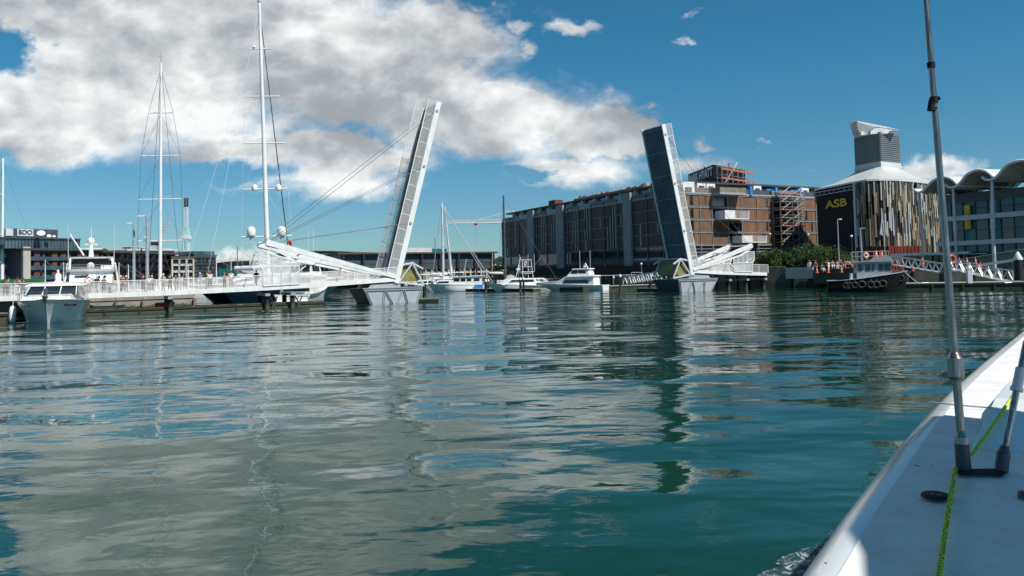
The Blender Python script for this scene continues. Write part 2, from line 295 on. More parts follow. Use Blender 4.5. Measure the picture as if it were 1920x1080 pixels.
# ------------------------------------------------------------------ the bascule bridge
L0 = at(740, 569, 93); L0.z = 0
TH = math.radians(28); DV = Vector((math.cos(TH), math.sin(TH), 0)); NV = Vector((-math.sin(TH), math.cos(TH), 0)); ZV = Vector((0, 0, 1))
WB = 4.6
def bp(u, v, z): return L0 + DV*u + NV*v + ZV*z
def bridge_half(label, sgn, up_, deck, tip, leaf_top, u_end, cab, piers, scr):
    """sgn +1: near (left) half whose channel side is +u; up_: pivot u"""
    root = thing('bascule_bridge', label, 'bridge', bp(up_, 0, 0), TH, 'two halves of the opening footbridge')
    zb = lambda u: [z0 + (z1-z0)*(u-u0)/(u1-u0) for (u0, z0), (u1, z1) in zip(deck, deck[1:]) if min(u0, u1)-1e-6 <= u <= max(u0, u1)+1e-6][0]
    us = [d[0] for d in deck]
    # girders, deck
    b = MB(); k = MB()
    for (u0, z0), (u1, z1) in zip(deck, deck[1:]):
        for v in (0, WB): b.beam(bp(u0, v, z0+.24), bp(u1, v, z1+.24), .14, .48)
        k.beam(bp(u0, WB/2, z0+.36), bp(u1, WB/2, z1+.36), WB-.16, .1)
        n = int(abs(u1-u0)/2)
        for i in range(n+1):
            u = u0+(u1-u0)*i/max(1, n); k.beam(bp(u, .1, zb(u)+.15), bp(u, WB-.1, zb(u)+.15), .12, .26)
    b.build('girder', 'white', root); k.build('deck', 'wood', root)
    # railings with posts
    for v in (0, WB):
        rb = MB()
        for (u0, z0), (u1, z1) in zip(deck, deck[1:]):
            for i in range(8):
                h = .58 + i*.125; rb.tube(bp(u0, v, z0+h), bp(u1, v, z1+h), .02, n=5)
            rb.beam(bp(u0, v, z0+1.62), bp(u1, v, z1+1.62), .12, .07)
        r = rb.build('railing', 'white', root)
        n = int(abs(us[-1]-us[0])/1.75)
        pm = MB().box(-.03, .03, -.045, .045, .45, 1.64).build('post', 'white', r, world=False)
        for i in range(n+1):
            u = us[0]+(us[-1]-us[0])*i/n; o = pm if i == 0 else pm.copy()
            if i: SC.collection.objects.link(o); o.parent = r
            o.location = wm(root).inverted() @ bp(u, v, zb(u))
    # leaf
    a = math.atan2((leaf_top[0]-up_)*sgn, leaf_top[1]-2.9); LL = math.hypot(leaf_top[0]-up_, leaf_top[1]-2.9)
    E_ = DV*(sgn*math.sin(a)) + ZV*math.cos(a); T_ = -DV*(sgn*math.cos(a)) + ZV*math.sin(a)   # along leaf, top side normal
    lp = lambda s, v, h: bp(up_, 0, 2.9) + E_*s + NV*v + T_*h
    lf = MB()
    for v in (0, WB): lf.beam(lp(-.6, v, 0), lp(LL, v, 0), .16, .62, up=T_)
    leaf = lf.build('leaf', 'white', root)
    st = MB()
    for i in range(7):                                                      # underside troughs and cross beams
        s = LL*(.025+i*.158); st.beam(lp(s, .09, -.16), lp(s, WB-.09, -.16), .16, .24, up=E_)
    st.beam(lp(0, WB/2, -.02), lp(LL-.1, WB/2, -.02), WB-.18, .04, up=T_)
    n = 11
    for i in range(n):
        v = .3+(WB-.6)*i/(n-1); st.beam(lp(0, v, -.1), lp(LL-.1, v, -.1), .2, .12, up=T_)
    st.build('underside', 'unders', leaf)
    dk = MB()
    for i in range(12):
        v = .28+(WB-.56)*i/11; dk.beam(lp(0, v, .09), lp(LL-.1, v, .09), (WB-.5)/12-.05, .06, up=T_)
    dk.build('decking', 'deckw', leaf)
    for v in (0, WB):
        rb = MB()
        for i in range(8): rb.tube(lp(.3, v, .38+i*.125), lp(LL-.1, v, .38+i*.125), .027, n=5)
        rb.beam(lp(.3, v, 1.36), lp(LL, v, 1.36), .1, .08, up=T_)
        for i in range(13):
            s = .3+(LL-.4)*i/12; rb.tube(lp(s, v, .25), lp(s, v, 1.36), .035, n=6)
        rr = rb.build('railing', 'white', leaf)
        MB().add([lp(.3, v, .36), lp(LL-.1, v, .36), lp(LL-.1, v, 1.3), lp(.3, v, 1.3)], [(0, 1, 2, 3)]).build('mesh_panel', 'gmesh', rr)
    # back arms and cables
    cb_ = MB(); ar = MB(); br = MB()
    for v in (-.05, WB+.05):
        p = bp(up_-sgn*.2, v, 3.0); q = bp(tip[0], v, tip[1])
        ar.beam(p, q, .26, .36, .42, .62)
        br.beam(p+(q-p)*.12-ZV*.2, bp(tip[0]+sgn*2.2, v, tip[1]-1.45), .24, .26); br.beam(bp(tip[0]+sgn*2.2, v, tip[1]-1.45), q-ZV*.25, .24, .3)
    for f_ in (.35, .7, 1):
        p = bp(up_-sgn*.2, 0, 3.0)*(1-f_)+bp(tip[0], 0, tip[1])*f_; ar.tube(p, p+NV*WB, .09)
    ar.build('back_arm', 'white', root); br.build('arm_strut', 'white', root)
    for s, dz in zip(cab, (.25, .1, -.05)):
        for v in (-.02, WB+.02):
            c = MB().tube(bp(tip[0]+sgn*.6, v, tip[1]+dz), lp(s, v, .0), .028, n=5); c.build('cable', 'wire', root)
    for s in cab: MB().tube(lp(s, -.16, 0), lp(s, .1, 0), .17, n=10).build('cable_anchor', 'grey', leaf)
    # counterweight drum and its frame (channel side)
    cu = up_+sgn*.6; dr = MB(); N_ = 12
    pr = [(cu, 2.35)] + [(cu+sgn*2.1*math.sin(math.pi*.5*i/N_)**.8, 2.35+2.15*math.cos(math.pi*.5*i/N_)) for i in range(N_+1)]
    dr.prism([bp(u, .35, z) for u, z in pr], NV*(WB-.7)); dr.build('counterweight_drum', 'olive', root)
    fr = MB()
    for v in (.1, WB-.1):
        P3 = [bp(up_+sgn*.1, v, 4.3), bp(up_+sgn*1.9, v, 4.6), bp(up_+sgn*3.2, v, 3.9), bp(up_+sgn*3.3, v, 1.95), bp(up_+sgn*.2, v, 2.4)]
        fr.beam(P3[0], P3[1], .2, .2); fr.beam(P3[1], P3[2], .2, .2); fr.beam(P3[1], P3[4], .16, .16); fr.beam(P3[1], P3[3], .16, .16); fr.beam(P3[3], P3[4], .2, .2)
    for u, z in ((.5, 4.42), (1.2, 4.55), (1.9, 4.65)): fr.beam(bp(up_+sgn*u, .1, z), bp(up_+sgn*u, WB-.1, z), .34, .16)
    fr.build('drum_frame', 'lgrey', root)
    # pier hull
    u0, u1 = up_-sgn*4.3, up_+sgn*2.9; w0, w1 = up_-sgn*3.1, up_+sgn*2.2; vb0, vb1, va0, va1 = .0, WB, -.5, WB+.5
    ph = MB().hexa([bp(w0, vb0, -.6), bp(w1, vb0, -.6), bp(w1, vb1, -.6), bp(w0, vb1, -.6), bp(u0, va0, 1.78), bp(u1, va0, 1.78), bp(u1, va1, 1.78), bp(u0, va1, 1.78)])
    pier = ph.build('pier', 'lgrey', root)
    for (ua, wa_) in ((u0, w0), (u1, w1)):
        e_ = DV*(.03 if ua > wa_ else -.03); MB().hexa([bp(wa_, vb0+.05, -.6), bp(wa_, vb0+.05, -.6)+e_, bp(wa_, vb1-.05, -.6)+e_, bp(wa_, vb1-.05, -.6), bp(ua, va0+.05, 1.75), bp(ua, va0+.05, 1.75)+e_, bp(ua, va1-.05, 1.75)+e_, bp(ua, va1-.05, 1.75)]).build('end_shade_plate', 'dgrey', pier)  # dark sheets on both pier ends, shade and water reflection as colour
    f_ = lambda s, h: bp(w0+(w1-w0)*s, vb0, -.6)*(1-h)+bp(u0+(u1-u0)*s, va0, 1.78)*h + Vector((0, -.04, 0))
    tr = MB()
    for s0, s1 in ((.02, .02), (.22, .34), (.5, .34), (.5, .66), (.82, .66), (.98, .98)):
        tr.beam(f_(s0, 0), f_(s1, .93), .07, .05); tr.beam(f_(s0, 0)+DV*.2, f_(s1, .93)+DV*.2, .07, .05)
    for h in (.9, 1.0): tr.beam(f_(0, h), f_(1, h), .08, .1)
    tr.build('trim', 'grey', pier)
    MB().hexa([bp(u0+sgn*.8, .1, 1.78), bp(up_+sgn*.4, .1, 1.78), bp(up_+sgn*.4, WB-.1, 1.78), bp(u0+sgn*.8, WB-.1, 1.78), bp(u0+sgn*1.2, .1, 2.25), bp(up_+sgn*.4, .1, 2.35), bp(up_+sgn*.4, WB-.1, 2.35), bp(u0+sgn*1.2, WB-.1, 2.25)]).build('machine_room', 'grey', root)
    mc = MB()
    for i, (u, v, w, h) in enumerate(((.9, 1.0, .5, .45), (1.6, .6, .35, .7), (2.3, 1.2, .5, .4))): mc.beam(bp(up_+sgn*u, v, 1.78), bp(up_+sgn*u, v, 1.78+h), w, w)
    mc.build('machinery', 'dgrey', root)
    hr = MB()
    for i in range(7): hr.tube(bp(up_+sgn*(.2+i*.42), -.4, 1.78), bp(up_+sgn*(.2+i*.42), -.4, 2.6 if i % 3 else 2.4), .02)
    hr.tube(bp(up_+sgn*.2, -.4, 2.4), bp(up_+sgn*2.8, -.4, 2.4), .025); hr.build('pier_rail', 'gal', root)
    # piles under the deck
    for u, tilt in piers:
        for v in (.3, WB-.3):
            MB().tube(bp(u, v, -1.5), bp(u, v, 1.25), .26, n=14).build('pile', 'pile', root)
        if tilt: MB().tube(bp(u+.3, .3, -.4), bp(u+tilt, .3, 1.2), .07).tube(bp(u+tilt, .3, -.4), bp(u+.3, .3, 1.2), .07).build('pile_brace', 'pile', root)
        MB().beam(bp(u, -.2, 1.42), bp(u, WB+.2, 1.42), .5, .28).build('pile_cap', 'grey', root)
    # sloping mesh screens at the counter arms
    for v in (-.1, WB+.1):
        u0, u1, z0, z1, z2 = scr; ss = 1 if u1 > u0 else -1; zq = zb(u0)+.5
        pl = [bp(u0+ss*.45, v, zq), bp(u1, v, zb(u1)+.5), bp(u1, v, z1), bp(u0+ss*1.2, v, z0), bp(u0, v, z0), bp(u0, v, z0-1.1), bp(u0+ss*.45, v, z0-1.7)]
        fm = MB()
        for p, q in zip(pl, pl[1:]+pl[:1]): fm.beam(p, q, .1, .12)
        for i in (1, 2, 3):
            u = u0+ss*.45+(u1-u0-ss*.45)*i/4; k_ = max(0, (u-u0-ss*1.2)/(u1-u0-ss*1.2)); fm.beam(bp(u, v, zb(u)+.5), bp(u, v, z0+(z1-z0)*k_), .08, .12)
        fm.beam(bp(u0+ss*.45, v, z2), bp(u1, v, z2), .08, .12); fm.beam(bp(u0+ss*.6, v, z0-1), bp(u0+ss*1.8, v, z2+.1), .06, .1); fm.beam(bp(u0+ss*3.4, v, z2-1.2), bp(u0+ss*5, v, z2), .06, .1)
        o = fm.build('screen_frame', 'white', root); MB().add(pl, [tuple(range(7))]).build('mesh_panel', 'mesh', o)
    return root, zb
deckL = [(-39.5, 1.60), (-31.8, 1.61), (-24.9, 1.66), (-15.5, 1.86), (-8.6, 2.08), (.7, 2.52)]
BL, ZL = bridge_half('near white half of the footbridge, leaf raised and leaning right, long railed approach', 1, .4, deckL, (-14.4, 7.05), (6.0, 23.9), -39.5, (20.6, 13.6, 6.6), [(-23.9, 0), (-14.3, 1.1), (-11.6, 1.1)], (-15.2, -10.9, 5.85, 4.85, 4.45))
deckR = [(44.1, 2.62), (50, 2.25), (58.9, 1.9)]
BR, ZR = bridge_half('far half of the footbridge with raised leaf showing its slate blue ribbed underside', -1, 44.2, deckR, (55.7, 6.45), (39.9, 23.5), 58.9, (19.6, 12.6, 5.8), [(51.2, 0), (54.6, 0), (58.2, 0)], (56.1, 52.0, 5.5, 4.6, 3.9))
# ------------------------------------------------------------------ buildings
class Fac:
    """a vertical facade plane from A to B (x, y); s runs along it, d is outward (towards the camera side)"""
    def __init__(s, A, B):
        s.A = Vector((A[0], A[1], 0)); B = Vector((B[0], B[1], 0)); s.L = (B-s.A).length; s.t = (B-s.A)/s.L; s.n = Vector((s.t.y, -s.t.x, 0))
        if s.n.dot(-s.A) < 0: s.n = -s.n
    def pt(s, a, z, d=0): return s.A + s.t*a + s.n*d + ZV*z
    def hit(s, px, py):
        r = ray(px, py); k = (s.A.dot(s.n))/(r.dot(s.n)); P_ = Vector((0, 0, EH)) + r*k; return (P_-s.A).dot(s.t), P_.z
    def box(s, b, a0, a1, z0, z1, d0, d1):
        return b.hexa([s.pt(a0, z0, d1), s.pt(a1, z0, d1), s.pt(a1, z0, d0), s.pt(a0, z0, d0), s.pt(a0, z1, d1), s.pt(a1, z1, d1), s.pt(a1, z1, d0), s.pt(a0, z1, d0)])
def fa(px, py, z):
    """ground point (x, y) at which the view line through px, py reaches height z"""
    p = atz(px, py, z); return (p.x, p.y)
def foot(px, Y, py=500): p = at(px, py, Y); return Vector((p.x, Y, 0))
def windows(parent, F, cols, rows, m, frame=None, d=.02, w=.0):
    """each window opening a pane of its own, frame as sub-part"""
    for (a0, a1) in cols:
        for (z0, z1) in rows:
            b = MB(); F.box(b, a0, a1, z0, z1, -.25, d); o = b.build('window', m, parent)
            if frame:
                k = MB(); e = .1
                F.box(k, a0-e, a1+e, z0-e, z0, -.1, d+.12); F.box(k, a0-e, a1+e, z1, z1+e, -.1, d+.12)
                F.box(k, a0-e, a0, z0, z1, -.1, d+.1); F.box(k, a1, a1+e, z0, z1, -.1, d+.1); k.build('frame', frame, o)

M['fgrey_shade2'] = mat('facade_grey_light', (.2, .21, .23), .5, var=.12); M['fgrey_shade'] = mat('facade_grey_shade', (.10, .115, .13), .5, var=.12)  # second grey, for the left face frame, is darkened to carry its shade
# --- the timber clad hotel under construction
C0, CL, CR = (41.8, 198), (-3.4, 298), (91.8, 226)
FL, FR = Fac(C0, CL), Fac(C0, CR)
hotel = thing('hotel_building', 'long timber clad hotel under construction with dark frame and pale fins', 'building', (C0[0], C0[1], 2))
Z0, Z1, RH = 9.3, 22.0, 3.175
def vol(b, z0, z1, i=0.6):
    q = Vector((CR[0]+CL[0]-C0[0], CR[1]+CL[1]-C0[1], 0)); c = (Vector((C0[0], C0[1], 0))+q)/2
    P4 = [Vector((p[0], p[1], 0)) for p in (C0, CR)]+[q]+[Vector((CL[0], CL[1], 0))]
    P4 = [p+(c-p).normalized()*i for p in P4]
    return b.hexa([p+ZV*z0 for p in P4]+[p+ZV*z1 for p in P4])
vol(MB(), 5.2, 22.0).build('wall', 'dgrey', hotel)
vol(MB(), 21.95, 22.3, -.5).build('terrace_slab', 'grey', hotel)
pent = vol(MB(), 22.3, 24.9, 4.6).build('penthouse', 'bglass', hotel)
vol(MB(), 24.9, 25.35, 1.6).build('roof', 'roofd', hotel)
vol(MB(), 4.6, 5.2, -.2).build('base_slab', 'dconc', hotel)
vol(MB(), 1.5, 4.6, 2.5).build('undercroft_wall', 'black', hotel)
# left facade: beams and timber bays with shade in their colour, light strips
g_ = MB(); nb = 15; bw = FL.L/nb
for i in range(nb+1): FL.box(g_, i*bw-.11, i*bw+.11, 5.2, Z1, 0, .35)
for j in range(6): FL.box(g_, 0, FL.L, 5.9+j*RH if j else 5.3, (5.9+j*RH if j else 5.3)+.32, 0, .28)
g_.build('facade_frame', 'fgrey_shade', hotel)
rr = random.Random(3)
pillars = [FL.hit(px, 450)[0] for px in (1180, 1053, 998)]
for i in range(nb):
    a0, a1 = i*bw+.14, (i+1)*bw-.14
    for j in range(4):
        z0 = 5.9+RH*(j+1)+.42-.0; z1 = z0+RH-.42
        if z1 > Z1: z1 = Z1
        b = MB(); FL.box(b, a0, a1, z0, z1, .02, .12); pn = b.build('timber_panel', 'timber_shade', hotel)
        if i in (3, 4, 6, 7, 9, 10, 12) and rr.random() < .88:
            k = MB(); kk = MB()
            for q in range(rr.choice((2, 3, 3, 4))):
                s = a0+.6+q*1.45+rr.random()*.3
                if s+.9 < a1: FL.box(k, s, s+.36, z0, z1, .12, .2); FL.box(kk, s+.36, s+.95, z0, z1, .12, .15)
            if k.v: k.build('light_louvre', 'cream', pn); kk.build('gap', 'black', pn)
        elif rr.random() < .5:
            k = MB(); s = a0+1.5+rr.random()*2; FL.box(k, s, s+.6, z0+.1, z1, .12, .16); k.build('slot_window', 'glass', pn)
    z0, z1 = 6.4, 9.0
    b = MB(); FL.box(b, a0, a1, z0, z1, .0, .1); b.build('window', 'glass', hotel)
    b = MB(); FL.box(b, a0, a1, 5.72, 6.35, .02, .14); b.build('spandrel', 'bglass' if 2 < i < 12 else 'grey', hotel)
for s, w in zip(pillars, (1.9, 2.3, 2.3)):
    b = MB(); FL.box(b, s-w, s+w, 3.2, 24.4, .1, .7); b.build('concrete_fin', 'finc', hotel)
for i in range(nb+1):
    b = MB(); FL.box(b, i*bw-.2, i*bw+.2, 1.5, 5.2, -.4, .2); b.build('wharf_column', 'pale', hotel)
b = MB(); FL.box(b, 0, FL.L, 4.62, 4.95, .25, .4); b.build('rust_beam', 'rust', hotel)
# penthouse balconies on the left facade
for i in range(nb):
    b = MB(); FL.box(b, i*bw+.3, (i+1)*bw-.4, 22.3, 23.5, -.5, .2); b.build('balcony_screen', 'dgrey' if i % 3 else 'bglass', hotel)
    b = MB(); FL.box(b, i*bw-.1, i*bw+.2, 22.3, 24.9, -4.3, -.9); b.build('party_wall', 'white', hotel)
# right facade
g_ = MB()
cols = [FR.hit(px, 420)[0] for px in (1284, 1312, 1334, 1364, 1390, 1419, 1447, 1495, 1503, 1529, 1545, 1571)]
cols[0] = .3; cols[-1] = FR.L
for s in cols: FR.box(g_, s-.11, s+.11, 5.2, Z1, 0, .4)
rowz = [Z0+RH*j for j in range(5)]
for z in rowz: FR.box(g_, 0, FR.L, z-.38, z+.02, 0, .34); FR.box(g_, 0, FR.L, z+.12, z+.2, 0, .28)
g_.build('facade_frame', 'fgrey_shade2', hotel)
for i in range(11):
    a0, a1 = cols[i]+.12, cols[i+1]-.12
    for j in range(4):
        z0, z1 = rowz[j]+.2, rowz[j+1]-.38
        if i == 6:
            b = MB(); FR.box(b, a0, a1, z0, z1, -.3, -.1); b.build('dark_bay', 'black', hotel); continue
        if (i == 2 and j == 3) or (i == 2 and j == 2) or (i == 3 and j in (0, 1)):
            b = MB(); FR.box(b, a0, a1, z0, z1, -.5, -.2); b.build('recess', 'glass', hotel)
            if (i, j) == (2, 3) or (i, j) == (3, 1):
                k = MB(); FR.box(k, a0, a1, z1-.5, z1, -.2, .1); FR.box(k, a0, a0+.25, z0, z1, -.2, .2); k.build('recess_lining', 'dgrey', hotel)
            continue
        b = MB(); FR.box(b, a0, a1, z0, z1, .05, .2); pn = b.build('timber_panel', 'timber', hotel)
        if (i == 0 and j in (0, 1, 2, 3)) or rr.random() < .25:
            k = MB(); w = .55 if i else 1.0; s = a0+(a1-a0)*(.45 if i == 0 else rr.uniform(.2, .7)); FR.box(k, s, s+w, z0+.05, z1-.05, .2, .24); k.build('slot_window', 'glass', pn)
def balcony(px0, px1, pyt, pyb):
    s0, zt = FR.hit(px0, pyt); s1, _ = FR.hit(px1, pyt); _, zb_ = FR.hit(px0, pyb)
    b = MB(); FR.box(b, s0, s1, zb_, zb_+.25, 0, 3.4); FR.box(b, s0, s0+.2, zb_+.25, zt, 0, 3.4); FR.box(b, s1-.2, s1, zb_+.25, zt, 0, 3.4)
    FR.box(b, s0+.2, s0+(s1-s0)*.42, zb_+.25, zt, 3.2, 3.4); o = b.build('balcony', 'white', hotel)
    k = MB(); FR.box(k, s0+(s1-s0)*.42, s1-.2, zb_+.3, zt, 3.25, 3.32); k.build('glass_panel', 'gmesh', o)
balcony(1341, 1386, 396, 412); balcony(1373, 1419, 443, 456)
# penthouse balcony on the right face, windows, blue tarps
for k_, (p0, p1, dd) in enumerate([(1284, 1327, .4), (1334, 1383, 3.0), (1387, 1440, .4), (1445, 1486, .4), (1490, 1525, .4), (1530, 1560, .4)]):
    s0, s1 = FR.hit(p0, 365)[0], FR.hit(p1, 365)[0]
    b = MB(); FR.box(b, s0, s1, 22.3, 23.55, dd-.12, dd); FR.box(b, s0, s0+.12, 22.3, 23.55, -.5, dd-.12); b.build('balcony_screen', 'wood' if k_ in (0, 1, 3) else 'dgrey', hotel)
    if k_ == 1: b = MB(); FR.box(b, s0, s1, 21.8, 22.3, -.1, 3.0); b.build('balcony_slab', 'grey', hotel)
for p0 in (1288, 1312, 1330, 1418, 1508):
    s0 = FR.hit(p0, 352)[0]; b = MB(); FR.box(b, s0, s0+.5, 22.4, 24.8, -3.4, -.9); FR.box(b, s0+.5, s0+2.8, 24.2, 24.8, -3.4, -.9); FR.box(b, s0+2.3, s0+2.8, 22.4, 24.2, -3.4, -.9); b.build('door_frame', 'white', hotel)
for p0, w in ((1392, 2.6), (1441, 2.4), (1486, 2.4)):
    s0 = FR.hit(p0, 355)[0]; b = MB(); c = FR.pt(s0, 23.3, -.8)
    FR.box(b, s0, s0+w, 22.6, 24.1, -1.8, -.6); FR.box(b, s0+w*.8, s0+w+.3, 22.0, 24.4, -.6, .65)
    tag(b.build('tarpaulin', 'blue'), {1392: 'blue tarpaulin on the hotel roof terrace, nearest the projecting balcony', 1441: 'blue tarpaulin over terrace rail beside the red door above the scaffold stairs', 1486: 'blue tarpaulin on the hotel roof terrace, the one farthest right'}[p0], 'tarpaulin', 'blue tarpaulins on the hotel terrace')
b = MB(); s0 = FR.hit(1455, 360)[0]; FR.box(b, s0, s0+1.6, 22.4, 24.4, -3.4, -.8); b.build('red_door', 'red', hotel)
# rooftop plant room with sign letters
SA, SB, SD = foot(1344, 224), foot(1295.5, 246), foot(1403, 238)
FS1, FS2 = Fac((SA.x, SA.y), (SB.x, SB.y)), Fac((SA.x, SA.y), (SD.x, SD.y))
q = SD+SB-SA; b = MB(); b.hexa([p+ZV*z for z in (25.4, 32.3) for p in (SA, SD, q, SB)]); b.build('plant_room', 'black', hotel)
text('roof_letters', 'PARK HYATT', 3.5, 'letter', hotel, FS1.pt(FS1.L/2, 30.4, .1), -FS1.t, ext=.05, bold=.07)
b = MB()
for i in range(9): b.tube(FS1.pt(i*2.7, 25.4, 3), FS1.pt(i*2.7, 27.4, 3), .06, n=5)
FS1.box(b, 0, FS1.L, 27.3, 27.45, 2.95, 3.05); b.build('roof_rail', 'gal', hotel)
# two more floor slabs and shuttering behind the trees
b = MB()
for j in range(4): FR.box(b, 0, FR.L, 5.4+j*.9, 5.55+j*.9, .2, .32)
b.build('temporary_rail', 'gal', hotel)
# --- scaffolds
def scaffold(label, F, s0, s1, z0, z1, d0, d1, stairs, n=3, dz=1.58, oc='sorange'):
    o = thing('scaffold', label, 'scaffold', F.pt(s0, z0, d1), 0, 'scaffolds on the hotel')
    b = MB()
    for i in range(n+1):
        for d in (d0, d1): b.tube(F.pt(s0+(s1-s0)*i/n, z0, d), F.pt(s0+(s1-s0)*i/n, z1+1.2, d), .055, n=5)
    z = z0
    while z < z1+.1:
        for d in (d0, d1):
            b.tube(F.pt(s0, z, d), F.pt(s1, z, d), .05, n=5); b.tube(F.pt(s0, z+.8, d), F.pt(s1, z+.8, d), .04, n=5)
        z += dz*2
    b.build('tube_frame', 'gal', o)
    z = z0; j = 0
    while z < z1:
        k = MB(); w = (s1-s0)/n
        if stairs:
            for h in (0, 1):
                a0 = s0+h*(s1-s0)/2+.2; a1 = a0+(s1-s0)/2-.6
                F.box(k, a0, a1, z, z+.22, d0+.2, d1+.1)
        else: F.box(k, s0, s1+.8, z+.3, z+.75, d1-.1, d1+.1)
        k.build('platform', oc if (stairs and j % 2 == 0) or not stairs else 'wood', o)
        if stairs:
            for h in (0, 1):
                a0 = s0+h*(s1-s0)/2+.4; a1 = a0+(s1-s0)/2-1; p, q_ = (a0, a1)
                MB().beam(F.pt(p, z+.1, d1), F.pt(q_, z+dz*2-.1, d1), .08, .22).build('stair_flight', 'gal', o)
        else: MB().tube(F.pt(s0+w*(j % n), z, d1), F.pt(s0+w*(j % n+1), z+dz*2, d1), .06, n=5).build('brace', 'gal', o)
        z += dz*2 if stairs else dz*1.6; j += 1
    return o
sA, sB = FR.hit(1447, 420)[0], FR.hit(1492, 420)[0]
scaffold('tall scaffold stair tower with orange landings on the hotel front', FR, sA, sB, 5.5, 22.5, .8, 3.2, True, 4, 1.06)
scaffold('scaffold wrapped round the black roof box with the white letters', FS2, .5, FS2.L+.5, 25.4, 32.3, .8, 2.2, False, 6)
s0 = FL.hit(1150, 345)[0]
scaffold('low scaffold along the left part of the hotel roof', FL, FL.hit(1190, 345)[0], FL.hit(1063, 380)[0], 25.4, 26.6, -5, -3, False, 16, 1.0)
s0 = FR.hit(1567, 420)[0]
scaffold('narrow grey scaffold tower at the right end of the hotel', FR, s0+1, s0+3.4, 3, 22.5, .2, 2.2, False, 1, 1.2, 'grey')
rr = random.Random(5); piles_ = MB()
for i in range(60):
    s = rr.uniform(FL.hit(1210, 345)[0], FL.hit(1063, 380)[0]); z = 25.35; w = rr.uniform(.4, 1.3)
    FL.box(piles_, s, s+w*1.6, z, z+rr.uniform(.5, 1.9), -6-rr.random()*2, -5.2)
tag(piles_.build('building_materials', 'stone'), 'reddish and grey stacked building materials along the hotel roof', 'materials', kind='stuff')
b = MB(); s = FL.hit(1010, 388)[0]; FL.box(b, s-2.4, s+2.4, 25.4, 27.6, -8, -5); tag(b.build('brick_shaft', 'brick'), 'small brick shaft on the far end of the hotel roof', 'brick shaft')

# --- theatre with dark block, pale roof, fin cladding
TY = 168
T0 = foot(1536, 178); T1 = foot(1612, 163); 
arc = [foot(px, Y) for px, Y in ((1612, 163), (1632, 160), (1655, 159.5), (1690, 161), (1725, 165), (1762, 172), (1800, 184))]
theatre = thing('theatre_building', 'dark theatre wrapped in bronze and white vertical fins under a pale hipped roof', 'building', (T1.x, T1.y, 2))
backp = [foot(1800, 215), foot(1536, 215)]
base = [T0]+arc+backp
MB().prism([p+ZV*2 for p in base], ZV*18.2).build('wall', 'black', theatre)
FT = Fac((T1.x, T1.y), (T0.x, T0.y))
b = MB(); FT.box(b, -.1, .5, 3, 20.2, 0, .5); b.build('corner_post', 'lgrey', theatre)
b = MB(); FT.box(b, 0, FT.L, 18.6, 18.8, 0, .3); FT.box(b, 0, FT.L, 19.3, 19.5, 0, .6)
for i in range(8): FT.box(b, FT.L*i/8, FT.L*i/8+.15, 18.6, 19.5, 0, .4)
b.build('eave_rail', 'grey', theatre)
text('sign_letters', 'ASB', 2.3, 'yellow', theatre, FT.pt(*FT.hit(1569, 382), .15), -FT.t, ext=.08, bold=.05, sx=2.05)
# roof: eave ring to box base
YB = 182
zt = lambda px, py, Y: at(px, py, Y).z
bx = [foot(1651, 176, 290), foot(1688, 180, 290), None, foot(1602.5, 183, 290)]; bx[2] = bx[1]+bx[3]-bx[0]
zb0, zb1 = zt(1652, 303, 176), zt(1650.5, 247, 176)
ctr = (bx[0]+bx[2])/2
def flare(pts, zlow, zhi, steps=8):
    vs = []; fs = []; n = len(pts)
    tops = []
    for i, p in enumerate(pts):
        d = (p-ctr); tq = None
        # nearest point on box outline along d
        best = 1
        for k in range(4):
            a, c = bx[k], bx[(k+1) % 4]; e = c-a; den = d.x*e.y-d.y*e.x
            if abs(den) < 1e-9: continue
            tt = ((a.x-ctr.x)*e.y-(a.y-ctr.y)*e.x)/den; uu = ((a.x-ctr.x)*d.y-(a.y-ctr.y)*d.x)/den
            if tt > 0 and -.001 <= uu <= 1.001: best = tt
        tops.append(ctr+d*best)
    for j in range(steps+1):
        k = j/steps
        for i, p in enumerate(pts):
            q_ = p.lerp(tops[i], k); z = zlow+(zhi-zlow)*(.62*k+.38*k**2.2); vs.append((q_.x, q_.y, z))
    for j in range(steps):
        for i in range(n): fs.append((j*n+i, j*n+(i+1) % n, (j+1)*n+(i+1) % n, (j+1)*n+i))
    return vs, fs
rim = []
for a, c in zip(base, base[1:]+base[:1]):
    for k in range(4): p = a.lerp(c, k/4); rim.append(p+(p-ctr).normalized()*.5)
vs, fs = flare(rim, 20.25, zb0-1.0)
b = MB().add(vs, fs, True); roof = b.build('roof', 'roof', theatre)
b = MB().prism([p+ZV*19.9 for p in rim], ZV*.34); b.build('eave', 'lgrey', theatre)
grow = lambda k: [ctr+(p-ctr)*k for p in bx]
b = MB().hexa([p+ZV*(zb0-1.2) for p in grow(1.06)]+[p+ZV*(zb0+.1) for p in grow(1.0)]); b.build('roof_collar', 'roof', roof)
b = MB().hexa([p+ZV*z for z in (zb0, zb1) for p in bx]); fly = b.build('fly_tower', 'tower', theatre)

b = MB(); FB = Fac((bx[0].x, bx[0].y), (bx[3].x, bx[3].y)); FC = Fac((bx[0].x, bx[0].y), (bx[1].x, bx[1].y))
n_ = 14
for F in (FB, FC):
    for j in range(n_): z = zb0+.2+(zb1-zb0-.4)*j/n_; F.box(b, .1, F.L-.1, z, z+.22, 0, .1)
b.build('louvre', 'tower', fly)
